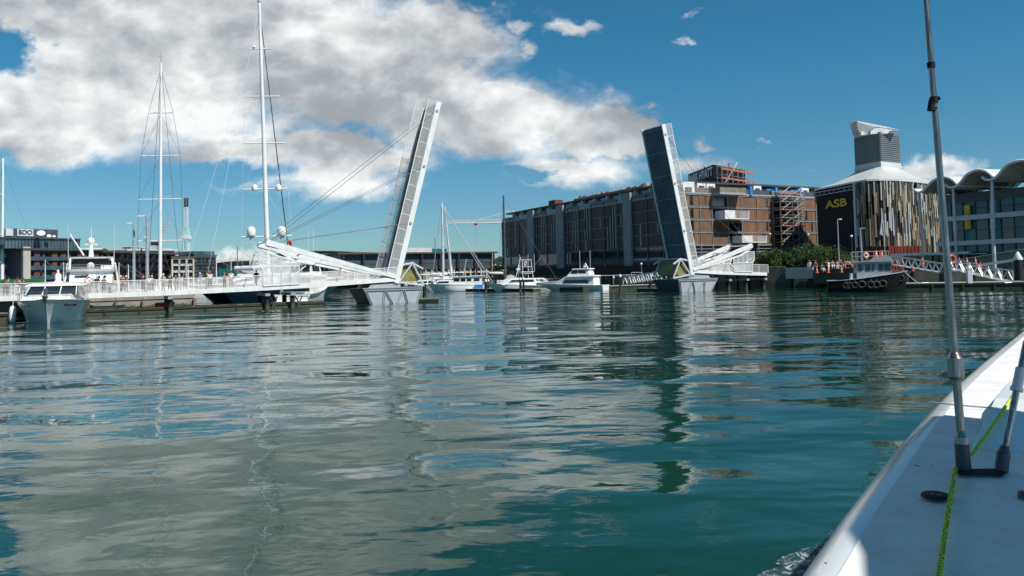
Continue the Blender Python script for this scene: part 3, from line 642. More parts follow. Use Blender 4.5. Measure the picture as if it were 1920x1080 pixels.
# wing shaped cowl
cwl = MB(); A2 = lambda px, py: at(px, py, 176.5)
cwl.prism([A2(1606, 226.5), A2(1622, 229.5), A2(1650, 235), A2(1687, 243.2), A2(1660, 240.2), A2(1636, 236.5), A2(1612, 231.5)], Vector((.4, 5.5, .25))); cw_o = cwl.build('roof_cowl', 'white', theatre)
MB().prism([A2(1606.5, 229.5), A2(1648, 239.3), A2(1636, 241.5), A2(1630, 246.5), A2(1627, 252), A2(1614, 254), A2(1609, 243)], Vector((.3, 4, .1))).build('cowl_body', 'grey', cw_o)
MB().prism([A2(1631, 251), A2(1634, 244), A2(1640, 240.5), A2(1650, 239.5), A2(1676, 243.8), A2(1668, 246), A2(1665, 250)], Vector((.3, 4.6, .1))+Vector((0, -.15, 0))).build('cowl_foot', 'white', cw_o)
MB().prism([A2(1613, 254), A2(1614, 248), A2(1618, 246), A2(1622, 253)], Vector((0, -.3, 0))).build('cowl_foot', 'white', cw_o)
# fins around the curved front
rr = random.Random(11)
cm = {'bronze': mat('bronze_fin', (.15, .12, .085), .5, .2, var=.15), 'tan': mat('tan_fin', (.33, .26, .15), .5, var=.12), 'brown': mat('brown_fin', (.085, .062, .05), .5, var=.15), 'whitef': mat('pale_fin', (.42, .45, .46), .5, var=.08), 'darkf': mat('black_fin', (.018, .02, .025), .4, var=.2)}
M.update(cm); fb = {k: MB() for k in cm}
FA = [Fac((a.x, a.y), (c.x, c.y)) for a, c in zip(arc, arc[1:])]
tot = 0
for F in FA:
    s = .1
    while s < F.L-.2:
        w = .3; z = 5.4; lane = rr.random()
        while z < 19.7:
            h = rr.uniform(1.4, 5.6); z2 = min(19.9, z+h)
            r = rr.random(); tot += w
            xx = min(1, max(0, (tot/3000)))
            k = 'tan' if r < .25 else 'brown' if r < .44 else 'whitef' if r < .62 else 'bronze' if r < .82 else 'darkf' if r < .93 else None
            if k: 
                d = .15+rr.random()*.3; F.box(fb[k], s, s+w-.05, z, z2, d-.3, d)
            z = z2+.02
        s += w+rr.random()*.06
for k, b in fb.items(): b.build('cladding_fins', k, theatre)
# rust red cladding wall and pale canopy on the quay
Wc = thing('clad_wall', 'rusty red corrugated wall below the theatre fins', 'wall', foot(1612, 150))
pts = [foot(1606, 152), foot(1625, 150), foot(1667, 147), foot(1695, 149), foot(1730, 150)]
for a, c in zip(pts, pts[1:]):
    F = Fac((a.x, a.y), (c.x, c.y)); b = MB(); F.box(b, 0, F.L, 2, 6.55, -.5, 0); 
    n = int(F.L/.8)
    for i in range(n): F.box(b, i*.8+.1, i*.8+.45, 2, 6.5, 0, .1)
    b.build('wall_panel', 'rustc', Wc)
F = Fac(fa(1667, 459, 6.5), (foot(1690, 130).x, 130)) ; 
can = thing('canopy', 'thin white flat canopy roof on the quay before the red wall', 'canopy', foot(1700, 133))
b = MB(); p, q_ = foot(1672, 134), foot(1790, 128); F = Fac((p.x, p.y), (q_.x, q_.y)); F.box(b, 0, F.L+2, 4.55, 4.95, -5, 0); F.box(b, -2, 0, 4.5, 4.6, -4, -.3); F.box(b, F.L+2, F.L+4.4, 4.5, 4.6, -4, -.3); b.build('roof_plate', 'white', can)
b = MB(); F.box(b, 1, F.L, 2, 4.5, -4.5, -3.4); b.build('glazing', 'glass', can)
for i in range(5): b = MB(); F.box(b, 1+i*2.4, 1.12+i*2.4, 2, 4.5, -.6, -.48); b.build('post', 'grey', can)

# --- events hall with wave canopy and glass front (right edge)
K = [foot(1731, 131), foot(1794, 126), foot(1865, 120)]
FW_ = Fac((K[2].x, K[2].y), (K[0].x, K[0].y)); back = Vector((.93, .36, 0)).normalized()
hall = thing('events_hall', 'glass fronted hall with three white wave shaped canopies on slim columns', 'building', K[2]+ZV*2)
def wv(px, py): return FW_.hit(px, py)
Wv = [[(1715, 357), (1722, 361.5), (1730, 360), (1740, 350), (1752, 339), (1768, 333.5), (1784, 337), (1798, 350)],
      [(1773, 347), (1780, 352.5), (1792, 351), (1802, 343), (1815, 328), (1834, 320), (1850, 323), (1864, 334)],
      [(1842, 333), (1850, 338.5), (1862, 337), (1872, 330), (1888, 312), (1908, 303.5), (1930, 303), (1952, 312)]]
for w in Wv:
    P3 = [FW_.pt(*wv(*p)) for p in w]
    # smooth resample
    Q = []
    for i in range(len(P3)-1):
        p0, p1, p2, p3 = P3[max(0, i-1)], P3[i], P3[i+1], P3[min(len(P3)-1, i+2)]
        for k in range(5):
            t_ = k/5; Q.append(.5*((2*p1)+(-p0+p2)*t_+(2*p0-5*p1+4*p2-p3)*t_*t_+(-p0+3*p1-3*p2+p3)*t_**3))
    Q.append(P3[-1]); n = len(Q); dp = 13.0
    b = MB(); vs = Q + [q_+back*dp for q_ in Q] + [q_+ZV*.28 for q_ in Q] + [q_+back*dp+ZV*.28 for q_ in Q]
    fs = [(i, n+i, n+i+1, i+1) for i in range(n-1)]+[(2*n+i, 2*n+i+1, 3*n+i+1, 3*n+i) for i in range(n-1)]+[(i, i+1, 2*n+i+1, 2*n+i) for i in range(n-1)]+[(n+i, 3*n+i, 3*n+i+1, n+i+1) for i in range(n-1)]+[(0, 2*n, 3*n, n), (n-1, 2*n-1, 4*n-1, 3*n-1)]
    b.add(vs, fs); cn = b.build('wave_canopy', 'lgrey', hall)
    sf = MB().add([q_+back*.15-ZV*.03 for q_ in Q]+[q_+back*(dp-.1)-ZV*.03 for q_ in Q], [(i, n+i, n+i+1, i+1) for i in range(n-1)], True); sf.build('soffit_shade', 'soffit_shade', cn)  # thin sheet whose darker grey puts in the canopy's underside shade
    e = MB(); e.path([q_-back*.1+ZV*.12 for q_ in Q], .2, 8); e.build('edge_trim', 'white', cn)
    r = MB()
    for k in range(1, 9):
        r.path([q_+back*(dp*k/9)-ZV*.1 for q_ in Q], .09, 5)
    r.build('rib', 'soffit_shade', cn)
for c, pt_, r in zip(K, (362, 354, 340), (.24, .27, .33)):
    s, z = FW_.hit({362: 1722, 354: 1787, 340: 1860}[pt_], pt_)
    MB().tube(c+ZV*1.9, c+ZV*8.2, r*.75, n=12).tube(c+ZV*8.2, FW_.pt(s, z), r, r*.62, n=12).build('column', 'lgrey', hall)
g0 = K[2]+back*5.5-FW_.t*14; g1 = K[0]+back*5.5+FW_.t*1
FG = Fac((g0.x, g0.y), (g1.x, g1.y))
b = MB(); FG.box(b, 0, FG.L, 2, 14.2, -20, 0); hw = b.build('glass_wall', 'tglass', hall)
b = MB(); FG.box(b, -.1, FG.L+.1, 12.9, 14.4, -.3, .25); FG.box(b, 0, FG.L, 2, 4.6, 0, .1); b.build('upper_wall', 'dgrey', hall)
b = MB()
for z, h in ((10.0, .75), (6.0, .7)): FG.box(b, 0, FG.L, z, z+h, 0, 1.2)
b.build('floor_band', 'lgrey', hall)
b = MB()
for i in range(14):
    s = i*FG.L/13; FG.box(b, s-.06, s+.06, 4.6, 13, 0, .18)
for z in (8.3, 11.8): FG.box(b, 0, FG.L, z, z+.12, 0, .16)
b.build('mullion', 'dgrey', hall)
for i in range(int((FG.L-3.4)/4.4)+1):
    b = MB(); s = 1+i*4.4; FG.box(b, s, s+2.2, 6.8, 9.8, .02, .06); b.build('dark_window', 'glass', hall)
b = MB(); s = FG.hit(1817, 402)[0]; FG.box(b, s-.5, s+.5, 8.6, 12.4, .3, .5); b.build('banner', 'yellow', hall)
b = MB(); FG.box(b, 6, FG.L-4, 2, 3.1, 3.4, 3.46); b.build('glass_balustrade', 'tglass', hall)

# ------------------------------------------------------------------ far shore buildings
def band_building(name, label, cat, A, B, z1, wallm, floors, glassm, ncol, colm='dgrey', slabm='lgrey', z0=2.0, depth=14, roofm=None, over=1.0, balc=None, ratio=.6, winm=None, pattern=None):
    F = Fac(A, B); o = thing(name, label, cat, (A[0], A[1], z0))
    b = MB(); F.box(b, 0, F.L, z0, z1, -depth, 0); b.build('wall', wallm, o)
    fh = (z1-z0)/floors; cw_ = F.L/ncol; rr = random.Random(len(label))
    for j in range(floors):
        zz = z0+j*fh; k = MB(); F.box(k, -.1, F.L+.1, zz+fh-.35, zz+fh-.05, 0, .5); k.build('floor_slab', slabm, o)
        for i in range(ncol):
            if pattern and pattern(i, j): continue
            a0 = i*cw_+cw_*(1-ratio)/2; a1 = a0+cw_*ratio; w = MB(); F.box(w, a0, a1, zz+fh*.18, zz+fh*.8, -.1, .06); o2 = w.build('window', (winm(i, j) if winm else glassm), o)
        if balc:
            k = MB(); F.box(k, 0, F.L, zz+.05, zz+fh*.35, .9, .98); F.box(k, 0, F.L, zz-.1, zz+.05, 0, 1.0); k.build('balcony_rail', balc, o)
    k = MB()
    cc_ = min(.25, cw_*.12)
    for i in range(ncol+1): F.box(k, i*cw_-cc_, i*cw_+cc_, z0, z1-.3, 0, .45)
    k.build('column', colm, o)
    if roofm: k = MB(); F.box(k, -over, F.L+over, z1+.02, z1+.5, -depth-over, over+.3); k.build('roof', roofm, o)
    return o, F
def h_at(px, py, Y): return at(px, py, Y).z
# left apartment block: three wings
a0, a1, a2 = foot(8, 196), foot(46, 190), foot(190, 205)
rr = random.Random(2)
ap, Fp = band_building('apartment_building', 'dark balconied apartment block with glass penthouse, satellite dishes and sign boards', 'building', (a1.x, a1.y), (a2.x, a2.y), h_at(100, 470, 195), 'dgrey', 4, 'glass', 9, 'dgrey', 'dgrey', balc='slate', roofm='roofd', winm=lambda i, j: rr.choice(('glass', 'glass', 'bglass', 'brick', 'dgrey')), depth=12, ratio=.7)
b = MB()
for i in (1, 3, 4, 6, 8): Fp.box(b, i*Fp.L/9, i*Fp.L/9+1.1, 2, 11, .1, .6)
b.build('brick_pier', 'brick', ap)
b = MB(); Fp.box(b, -.8, .8, 2, 12, .3, 1.2); b.build('stone_pier', 'conc2', ap)
b = MB(); Fp.box(b, -4, Fp.L*.72, h_at(100, 470, 195)+.5, h_at(100, 448, 195), -10, -1); ph = b.build('penthouse', 'bglass', ap)
b = MB()
for i in range(24): s = -4+i*(Fp.L*.72+4)/23; Fp.box(b, s, s+.16, h_at(100, 470, 195)+.5, h_at(100, 448, 195), -1, -.8)
Fp.box(b, -4.3, Fp.L*.72+.3, h_at(100, 448, 195), h_at(100, 448, 195)+.3, -10.3, -.6); b.build('mullion', 'dgrey', ph)
zr = h_at(100, 448, 195)+.3
b = MB(); Fp.box(b, -1.5, 9, zr, zr+2.2, -8, -3); b.build('plant_room', 'dgrey', ap)
for s, w, tx in ((-2.6, 1.6, ''), (.9, 3.6, 'BDO')):
    b = MB(); Fp.box(b, s-w/2+.4, s+w/2+.4, zr+.4, zr+2.1, -2.9, -2.6); bd = b.build('sign_board', 'lgrey', ap)
    if tx: text('letters', tx, 1.5, 'navy', bd, Fp.pt(s+.4, zr+1.25, -2.55), -Fp.t if (-Fp.t).x > 0 else Fp.t, ext=.03, bold=.03)
def dish(px, py, Y, r, lab, base):
    o = thing('satellite_dish', lab, 'satellite dish', (at(px, py, Y).x, Y, base), 0, 'satellite dishes on the apartment roof')
    c = at(px, py, Y); ax = Vector((.35, -.6, .7)).normalized()
    MB().lathe(c, [(0.02, 0), (r*.5, r*.07), (r*.85, r*.2), (r, r*.3), (r*.98, r*.33), (r*.8, r*.22), (.02, .04)], 20, ax).build('reflector', 'white', o)
    MB().tube(c-ax*.05, Vector((c.x, c.y, base)), .15).tube(c, c+ax*r*.8, .04).build('mount', 'grey', o)
dish(77, 438.5, 192, .9, 'large white satellite dish beside the sign board, biggest of three', zr-.2); dish(92, 443, 194, .5, 'middle sized white satellite dish on the apartment roof', zr-.2); dish(101.5, 443.5, 196, .34, 'smallest white satellite dish, rightmost on the apartment roof', zr-.2)
rr = random.Random(4)
a3, a4 = foot(183, 208), foot(326, 240)
ap2, _F = band_building('apartment_building', 'long low dark apartment wing with red brown piers behind the ketch mast', 'building', (a3.x, a3.y), (a4.x, a4.y), h_at(190, 473, 208), 'dgrey', 4, 'glass', 12, 'brick', 'dgrey', balc='black', roofm='brown', winm=lambda i, j: rr.choice(('glass', 'glass', 'bglass', 'brick', 'dgrey')), depth=14, ratio=.75)
a5 = foot(-60, 190)
rr = random.Random(6)
band_building('apartment_building', 'red brown apartment block with pale balconies at the left edge', 'building', (a5.x, a5.y), (foot(40, 199).x, 199), h_at(20, 462, 195), 'brick', 4, 'glass', 7, 'conc2', 'dgrey', balc='lgrey', roofm='roofd', ratio=.6)
# glazed roof strip building behind
b1, b2 = foot(243, 262), foot(326, 270)
band_building('office_building', 'low office block with blue glass top floor behind the long apartment wing', 'building', (b1.x, b1.y), (b2.x, b2.y), h_at(285, 470, 265), 'bglass', 4, 'bglass', 10, 'dgrey', 'lgrey', roofm='lgrey', ratio=.85)
c1, c2 = foot(322, 236), foot(362, 240)
band_building('stone_building', 'beige stone faced block with a grid of dark windows', 'building', (c1.x, c1.y), (c2.x, c2.y), h_at(340, 484, 238), 'conc2', 4, 'glass', 3, 'conc2', 'conc2', roofm='brown', over=.4, ratio=.78)
rr = random.Random(9)
c3 = foot(404, 246)
gb, FGB = band_building('glass_office', 'glass office with staggered pale and dark vertical panels', 'building', (c2.x+.3, 240.2), (c3.x, c3.y), h_at(380, 481, 243), 'dgrey', 4, 'glass', 18, 'dgrey', 'dgrey', roofm='slate', over=.2, ratio=.7, winm=lambda i, j: rr.choice(('pglass', 'glass', 'pglass', 'bglass')))
b = MB(); FGB.box(b, 0, FGB.L, h_at(380, 481, 243)+.3, h_at(380, 481, 243)+1.6, -8, -.5); b.build('top_floor', 'bglass', gb)
b = MB(); FGB.box(b, 1.5, 5.5, h_at(380, 478, 243), h_at(375, 473.5, 243), -8, -4); b.build('plant_room', 'grey', gb)
# clock tower
ct = thing('clock_tower', 'small stone clock turret with pediment behind the beige block', 'tower', foot(336, 262))
p0, p1 = foot(327, 260), foot(345, 260); b = MB().box(p0.x, p1.x, 260, 265, 2, h_at(336, 474, 260)); b.build('wall', 'conc', ct)
b = MB().prism([(p0.x-.3, 259.7, h_at(336, 474, 260)), (p1.x+.3, 259.7, h_at(336, 474, 260)), (p1.x-.9, 259.7, h_at(336, 472, 260)), ((p0.x+p1.x)/2, 259.7, h_at(336, 470, 260)), (p0.x+.9, 259.7, h_at(336, 472, 260))], (0, 5.6, 0)); b.build('pediment', 'conc', ct)
for px in (331.5, 340): c = at(px, 479, 259.9); MB().tube(c, c-Vector((0, .2, 0)), .85, n=16).build('clock_face', 'white', ct)
# distant towers
for (x0, x1, yt, Y, m_, lab, fl) in ((230, 246, 463.5, 420, 'pale', 'distant pale high rise with banded windows, left of a close pair', 9), (247, 262, 464.5, 430, 'lgrey', 'distant pale high rise, right of a close pair', 9), (268, 300, 467, 440, 'pale', 'distant low pale block behind the lamp posts', 6), (150, 230, 470, 300, 'pale', 'pale low roofline of a far block behind the white superyacht', 5)):
    u, w = foot(x0, Y), foot(x1, Y)
    band_building('distant_building', lab, 'building', (u.x, Y), (w.x, Y), h_at((x0+x1)/2, yt, Y), m_, fl, 'bglass', 6, m_, 'dgrey', roofm='lgrey', over=.2, ratio=.7)
# events centre with cream roof and teal glass
e0, e1 = foot(398, 250), foot(520, 256)
ev, FE = band_building('exhibition_hall', 'wide hall of green glass under a thin cream roof', 'building', (e0.x, e0.y), (e1.x, e1.y), h_at(440, 489, 252), 'tglass', 1, 'tglass', 9, 'dgrey', 'lgrey', ratio=.97)
n = 12; zt_ = h_at(440, 488, 252); pl = [FE.pt(FE.L*i/n, zt_+.9*math.sin(math.pi*min(1, (i/n)*2.2)/2)**.7-.2, 1.5) for i in range(n+1)]; pl += [p-ZV*.9 for p in pl[::-1]]
b = MB().prism(pl, -FE.n*16); b.build('roof', 'offw', ev)
# middle office with curved brown roof (behind the arm)
m0, m1 = foot(500, 262), foot(672, 250)
mo, FM = band_building('office_building', 'grey glazed waterfront office with shallow curved brown roof behind the counter arm', 'building', (m0.x, m0.y), (m1.x, m1.y), h_at(590, 479, 256), 'grey', 3, 'bglass', 20, 'lgrey', 'lgrey', ratio=.85)
zt_ = h_at(590, 479, 256); pl = [FM.pt(-1+(FM.L+2)*i/16, zt_+1.3*math.sin(math.pi*i/16)**.6+.1, 2) for i in range(17)]; pl += [p-ZV*.5 for p in pl[::-1]]
MB().prism(pl, -FM.n*16).build('roof', 'brown', mo)
# main far waterfront block
w0_, w1_ = foot(640, 238), foot(921, 262)
zw = h_at(850, 474, 246); rr = random.Random(12)
wf, FWB = band_building('waterfront_building', 'long four storey waterfront block with flat overhanging roof, cream walls and brown posts', 'building', (w0_.x, w0_.y), (w1_.x, w1_.y), zw, 'conc2', 4, 'glass', 26, 'conc2', 'conc2', roofm='brown', over=1.6, ratio=.66, winm=lambda i, j: 'tglass' if j == 3 else rr.choice(('glass', 'glass', 'glass', 'conc', 'bglass', 'grey')))
b = MB(); FWB.box(b, 0, FWB.L-.5, zw-3.6, zw-.2, .1, .5); b.build('top_glazing', 'slate', wf)
for i in range(9): b = MB(); s = FWB.L*i/8+.2; FWB.box(b, s-.22, s+.22, 2, zw, 1.3, 1.75); b.build('roof_post', 'dbrown', wf)
k = MB()
for j in range(3): FWB.box(k, 0, FWB.L, 2+j*(zw-2)/4+3, 2+j*(zw-2)/4+4.2, .5, .6)
k.build('balcony_rail', 'dgrey', wf)
sx0, sx1 = FWB.hit(758, 465)[0], FWB.hit(812, 465)[0]
b = MB(); FWB.box(b, min(sx0, sx1), max(sx0, sx1), zw+.5, h_at(790, 463.5, 246), -8, -1); b.build('plant_room', 'lgrey', wf)
sx0, sx1 = FWB.hit(815, 465)[0], FWB.hit(845, 465)[0]
b = MB(); FWB.box(b, min(sx0, sx1), max(sx0, sx1), zw+.5, h_at(790, 465, 246), -8, -3); b.build('roof_screen', 'tglass', wf)
# hillside houses and trees beyond, right of the block
hill = MB(); pts = [(-60, 420, 2), (60, 420, 2), (60, 520, 2), (-60, 520, 2)]
hv = []; n = 14
for i in range(n+1):
    for j in range(5):
        x = -70+i*10; y = 380+j*30; hv.append((x, y, 2+(j/4)*9*(.8+.3*math.sin(x*.11))*max(0, min(1, (70-abs(x))/25))))
tag(MB().add(hv, [(i*5+j, (i+1)*5+j, (i+1)*5+j+1, i*5+j+1) for i in range(n) for j in range(4)], True).build('hill', 'leaf2'), kind='structure')
for i, (px, py, Y, w, m_, lab) in enumerate(((938, 487, 400, 7, 'brick', 'small far house with brown walls on the hill beside the hotel'), (930, 493, 390, 6, 'white', 'small far white house low on the hill beside the hotel'), (941, 494.5, 385, 5, 'offw', 'small far cream house nearest the hotel on the hill'))):
    c = at(px, py, Y); o = thing('house', lab, 'house', (c.x, Y, c.z-4), 0, 'houses on the far hill')
    MB().box(c.x-w/2, c.x+w/2, Y, Y+5, c.z-4, c.z).build('wall', m_, o)
    MB().prism([(c.x-w/2-.3, Y-.3, c.z), (c.x+w/2+.3, Y-.3, c.z), (c.x, Y-.3, c.z+1.8)], (0, 5.6, 0)).build('roof', 'roofd', o)
    MB().box(c.x-.6, c.x+.6, Y-.06, Y, c.z-2.6, c.z-1.2).build('window', 'glass', o)
# ------------------------------------------------------------------ wharves, floating docks, piles
def wharf(label, pts, z1, faces, m='conc'):
    o = thing('wharf', label, 'wharf', (pts[0][0], pts[0][1], 0))
    MB().prism([(x, y, .35) for x, y in pts], (0, 0, z1-.35)).build('deck_slab', m, o)
    for a, c in faces:
        F = Fac(a, c); n = max(2, int(F.L/2.6))
        for i in range(n):
            b = MB(); F.box(b, i*F.L/n+.03, (i+1)*F.L/n-.03, .25+.05*(i % 2), z1-.42, 0, .12); F.box(b, i*F.L/n+.03, (i+1)*F.L/n-.03, z1-.38, z1+.02, .02, .22); b.build('wall_panel', m, o)
        for i in range(n+1):
            c_ = F.pt(i*F.L/n, 0, .35); MB().tube(c_-ZV*1, c_+ZV*(z1-.5), .2, n=10).build('pile', 'wood', o)
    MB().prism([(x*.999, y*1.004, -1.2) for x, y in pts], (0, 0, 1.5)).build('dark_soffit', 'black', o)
    return o
WP = [(-44.5, 83.9), (-36.3, 91.4), (-38.3, 96.5), (-60, 94), (-300, 104), (-300, 62), (-54, 63), (-52.5, 72)]
wharf('old concrete wharf with wall panels and timber piles under the near footbridge end', WP, 1.55, [((-51, 76), (-44.5, 83.9)), ((-44.5, 83.9), (-36.3, 91.4))])
c = atz(186, 583, .3); MB()
def pile(px, pyb, pyt, w, lab, cone=True, z0=None, cat='pile'):
    c = atz(px, pyb, 0); zt_ = at(px, pyt, c.y).z; r = w/2/FPX*c.y
    o = thing('mooring_pile', lab, cat, (c.x, c.y, 0), 0, 'mooring piles in the harbour')
    MB().tube((c.x, c.y, -1.5), (c.x, c.y, zt_-(r*2.2 if cone else 0)), r, n=14).build('shaft', 'pile', o)
    if cone: MB().lathe((c.x, c.y, zt_-r*2.2), [(r*1.12, 0), (r*1.12, r*.5), (r*.35, r*2.0), (.01, r*2.3)], 14).build('cap', 'white', o)
    return o
pile(796, 563, 532, 7, 'plain black pile on the small float beside the near pier', False)
for px, yb, yt, w, cn, lab in ((811, 545, 530, 5, False, 'plain black pile left of the white catamaran'), (857, 546, 527, 4.2, True, 'left one of the close pair of piles before the white launch'), (861.5, 546, 527, 4, True, 'right one of the close pair of piles before the white launch'), (911, 547, 523, 4.5, True, 'left one of the pile pair beside the blue hull panel'), (916, 546, 523, 4.2, True, 'right one of the pile pair beside the blue hull panel'),
     (976, 547, 520, 4.2, True, 'left one of the pile pair at the grey sloop stern'), (982, 546, 520, 4, True, 'right one of the pile pair at the grey sloop stern'), (1061, 544, 521, 4.5, False, 'left one of the two piles in front of the white motor yacht'), (1070, 544, 521, 4.5, False, 'right one of the two piles in front of the white motor yacht'),
     (1151, 540, 517, 3.8, True, 'small white capped pile right of the motor yacht stern'), (1163.5, 542, 514, 4.5, True, 'white capped pile at the foot of the truss gangway'), (1220.5, 540, 513, 5, True, 'white capped pile beside the counterweight drum of the far bridge'), (1272, 541, 513, 5, True, 'white capped pile in front of the far bridge pier'),
     (1911, 536, 472, 14, True, 'big black pile with white cone cap at the right edge')):
    pile(px, yb, yt, w, lab, cn)
def dock(label, pts, z=.45, w=2.0, m='pale', name='floating_dock'):
    """floating walkway along a polyline of (x, y)"""
    o = thing(name, label, 'dock', (pts[0].x, pts[0].y, 0), 0, 'floating docks')
    for a, c in zip(pts, pts[1:]):
        a = Vector((a.x, a.y, 0)); c = Vector((c.x, c.y, 0)); d = (c-a).normalized(); n = Vector((-d.y, d.x, 0)); n = n if n.y > 0 else -n
        b = MB().hexa([a, c, c+n*w, a+n*w, a+ZV*z, c+ZV*z, c+n*w+ZV*z, a+n*w+ZV*z]); k = b.build('pontoon', m if m != 'pale' else 'dconc', o)
        MB().hexa([a-n*.04+ZV*(z+.005), c-n*.04+ZV*(z+.005), c+n*w+ZV*(z+.005), a+n*w+ZV*(z+.005), a-n*.04+ZV*(z+.09), c-n*.04+ZV*(z+.09), c+n*w+ZV*(z+.09), a+n*w+ZV*(z+.09)]).build('deck_top', m, k)
        s = MB(); L_ = (c-a).length; s.beam(a-n*.05+ZV*(z-.1), c-n*.05+ZV*(z-.1), .08, .12)
        q = int(L_/3)
        for i in range(q+1):
            p = a+d*(L_*i/max(q, 1)); s.beam(p-n*.06+ZV*.02, p-n*.06+ZV*(z-.02), .1, .1)
        s.build('rubbing_strip', 'dconc', k)
    return o
G = lambda px, py: atz(px, py, 0)
dock('floating dock under the near footbridge with a red kayak on it', [bp(-33, .6, 0), bp(-8, .6, 0)], .42, 2.4, 'conc')
dock('pale floating dock in front of the middle marina boats', [G(832, 546.5), G(1000, 546)], .4)
dock('pale floating dock leading from the motor yacht to the far bridge', [G(1094, 544.5), G(1232, 539.5)], .55)
dock('dark low float in front of the white motor yacht', [G(1050, 545.3), G(1094, 545.2)], .5, 1.4, 'dconc')
dock('narrow pale float in front of the far bridge pier', [G(1195, 545), G(1286, 545.5)], .3, 2)
dock('small weathered float with a pile beside the near pier', [G(783, 566.5), G(823, 565.5)], .3, 2, 'wood')
dock('long concrete dock at the right with dark side, tug moored to it', [G(1692, 544), G(1925, 541)], .75, 3, 'pale')
dock('low concrete landing behind the sports cruiser at the left edge', [G(-70, 612), G(14, 605)], .75, 3, 'conc')
# quay edges of the far right side: dark retaining walls
def wall(name, label, A, B, z0, z1, m, cat='wall', th=.4, d=0, extra=None):
    F = Fac(A, B); o = thing(name, label, cat, (A[0], A[1], 0)); b = MB(); F.box(b, 0, F.L, z0, z1, d-th, d); b.build('wall_face', m, o)
    if extra: extra(o, F)
    return o, F
def ribs(o, F):
    for i in range(int(F.L/4)): b = MB(); F.box(b, i*4, i*4+.35, -1, 2.05, 0, .18); b.build('fender_post', 'black', o)
wall('quay_wall', 'dark quay wall below the left end of the hotel', (24, 195.6), (-14, 299.5), -1, 2.3, 'dconc', extra=ribs)
wall('quay_wall', 'dark quay wall between hotel corner and far bridge', (37.4, 120.8), (24, 195.6), -1, 2.3, 'dconc', extra=ribs)
wall('quay_wall', 'dark shaded quay wall between far bridge and tug', (37.5, 120.7), (52, 113.7), -1, 2.35, 'dconc', extra=ribs)
wall('quay_wall', 'dark quay wall behind the long right hand dock', (52, 113.7), (120, 103.7), -1, 2.2, 'dconc', extra=ribs)
wall('hoarding', 'black hoarding on the quay below the hotel', (30, 191), (-9, 292), 2, 4.3, 'black', 'fence')
wall('hoarding', 'black hoarding on the quay at the hotel corner', (30, 191), (44, 152), 2, 4.2, 'black', 'fence')
wall('seat_wall', 'pale concrete seat wall on the quay, left of the sunbathers', tuple(at(1473, 510, 119))[:2], tuple(at(1524, 508, 116.5))[:2], 1.4, 3.05, 'pale')
def steps(o, F):
    b = MB(); F.box(b, 0, F.L, 2.0, 2.75, -4, -.2); b.build('upper_step', 'dconc', o)
wall('quay_steps', 'dark stepped timber edge where people sit', tuple(at(1524, 510, 116))[:2], tuple(at(1600, 510, 112.5))[:2], .6, 2.2, 'dconc', 'steps', extra=steps)
o_, F_ = wall('picket_fence', 'dark picket fence left of the pale seat wall', tuple(at(1440, 505, 121))[:2], tuple(at(1473, 505, 119.2))[:2], 1.6, 1.9, 'dgrey', 'fence')
for i in range(16):
    b = MB(); F_.box(b, i*F_.L/16, i*F_.L/16+.08, 1.9, 3.3, -.1, 0); b.build('picket', 'wood', o_)
# glass balustrade ramp on the right
rp = thing('ramp', 'long sloping concrete ramp with glass balustrade before the glass hall', 'ramp', foot(1820, 118))
A_, B_ = at(1800, 503, 116), at(1925, 484, 112)
MB().beam(A_, B_, .5, .35).build('ramp_deck', 'pale', rp)
MB().add([A_+ZV*.1, B_+ZV*.1, B_+ZV*1.3, A_+ZV*1.2], [(0, 1, 2, 3)]).build('glass_panel', 'clear', rp)
MB().beam(A_+ZV*1.25, B_+ZV*1.35, .06, .06).build('handrail', 'gal', rp)

# ------------------------------------------------------------------ gangways
def gangway(label, p, q, w=1.3, h=1.15, m='gal', n=8):
    p, q = Vector(p), Vector(q); d = (q-p).normalized(); nn = Vector((-d.y, d.x, 0)).normalized(); o = thing('gangway', label, 'gangway', p, 0, 'truss gangways')
    MB().beam(p+nn*w/2, q+nn*w/2, w, .12).build('walkway', m, o)
    for s in (0, w):
        b = MB()
        for z in (0, h): b.beam(p+nn*s+ZV*z, q+nn*s+ZV*z, .1, .1)
        for i in range(n):
            a = p.lerp(q, i/n)+nn*s; c = p.lerp(q, (i+1)/n)+nn*s; mid = p.lerp(q, (i+.5)/n)+nn*s+ZV*h
            b.beam(a, mid, .07, .07); b.beam(mid, c, .07, .07)
        for e in (p, q): b.beam(e+nn*s, e+nn*s+ZV*h, .08, .08)
        b.build('truss_side', m, o)
    return o
gangway('grey zigzag truss gangway rising to the far bridge drum', at(1168, 534, 131)+ZV*0, at(1236, 524, 122), 1.4, 1.25)
gangway('upper metal truss gangway sloping right from the tug', at(1672, 497, 108), at(1776, 514, 101.5), 1.4, 1.15, n=8)
gangway('lower metal truss gangway ending on the right hand dock', at(1774, 504, 107), at(1880, 528, 97), 1.4, 1.2, n=6)
lr = thing('rail_frame', 'grey handrail frame on the quay left of the zigzag gangway', 'railing', at(1125, 535, 150))
b = MB()
for px in (1126, 1150, 1176, 1205): p = at(px, 533, 148); b.tube(p, p+ZV*1.7, .05)
b.tube(at(1126, 517, 148), at(1205, 515, 148), .06); b.tube(at(1184, 511, 148), at(1205, 511, 148), .05); b.tube(at(1184, 511, 148), at(1184, 517, 148), .05); b.tube(at(1205, 511, 148), at(1205, 517, 148), .05); b.build('handrail', 'gal', lr)

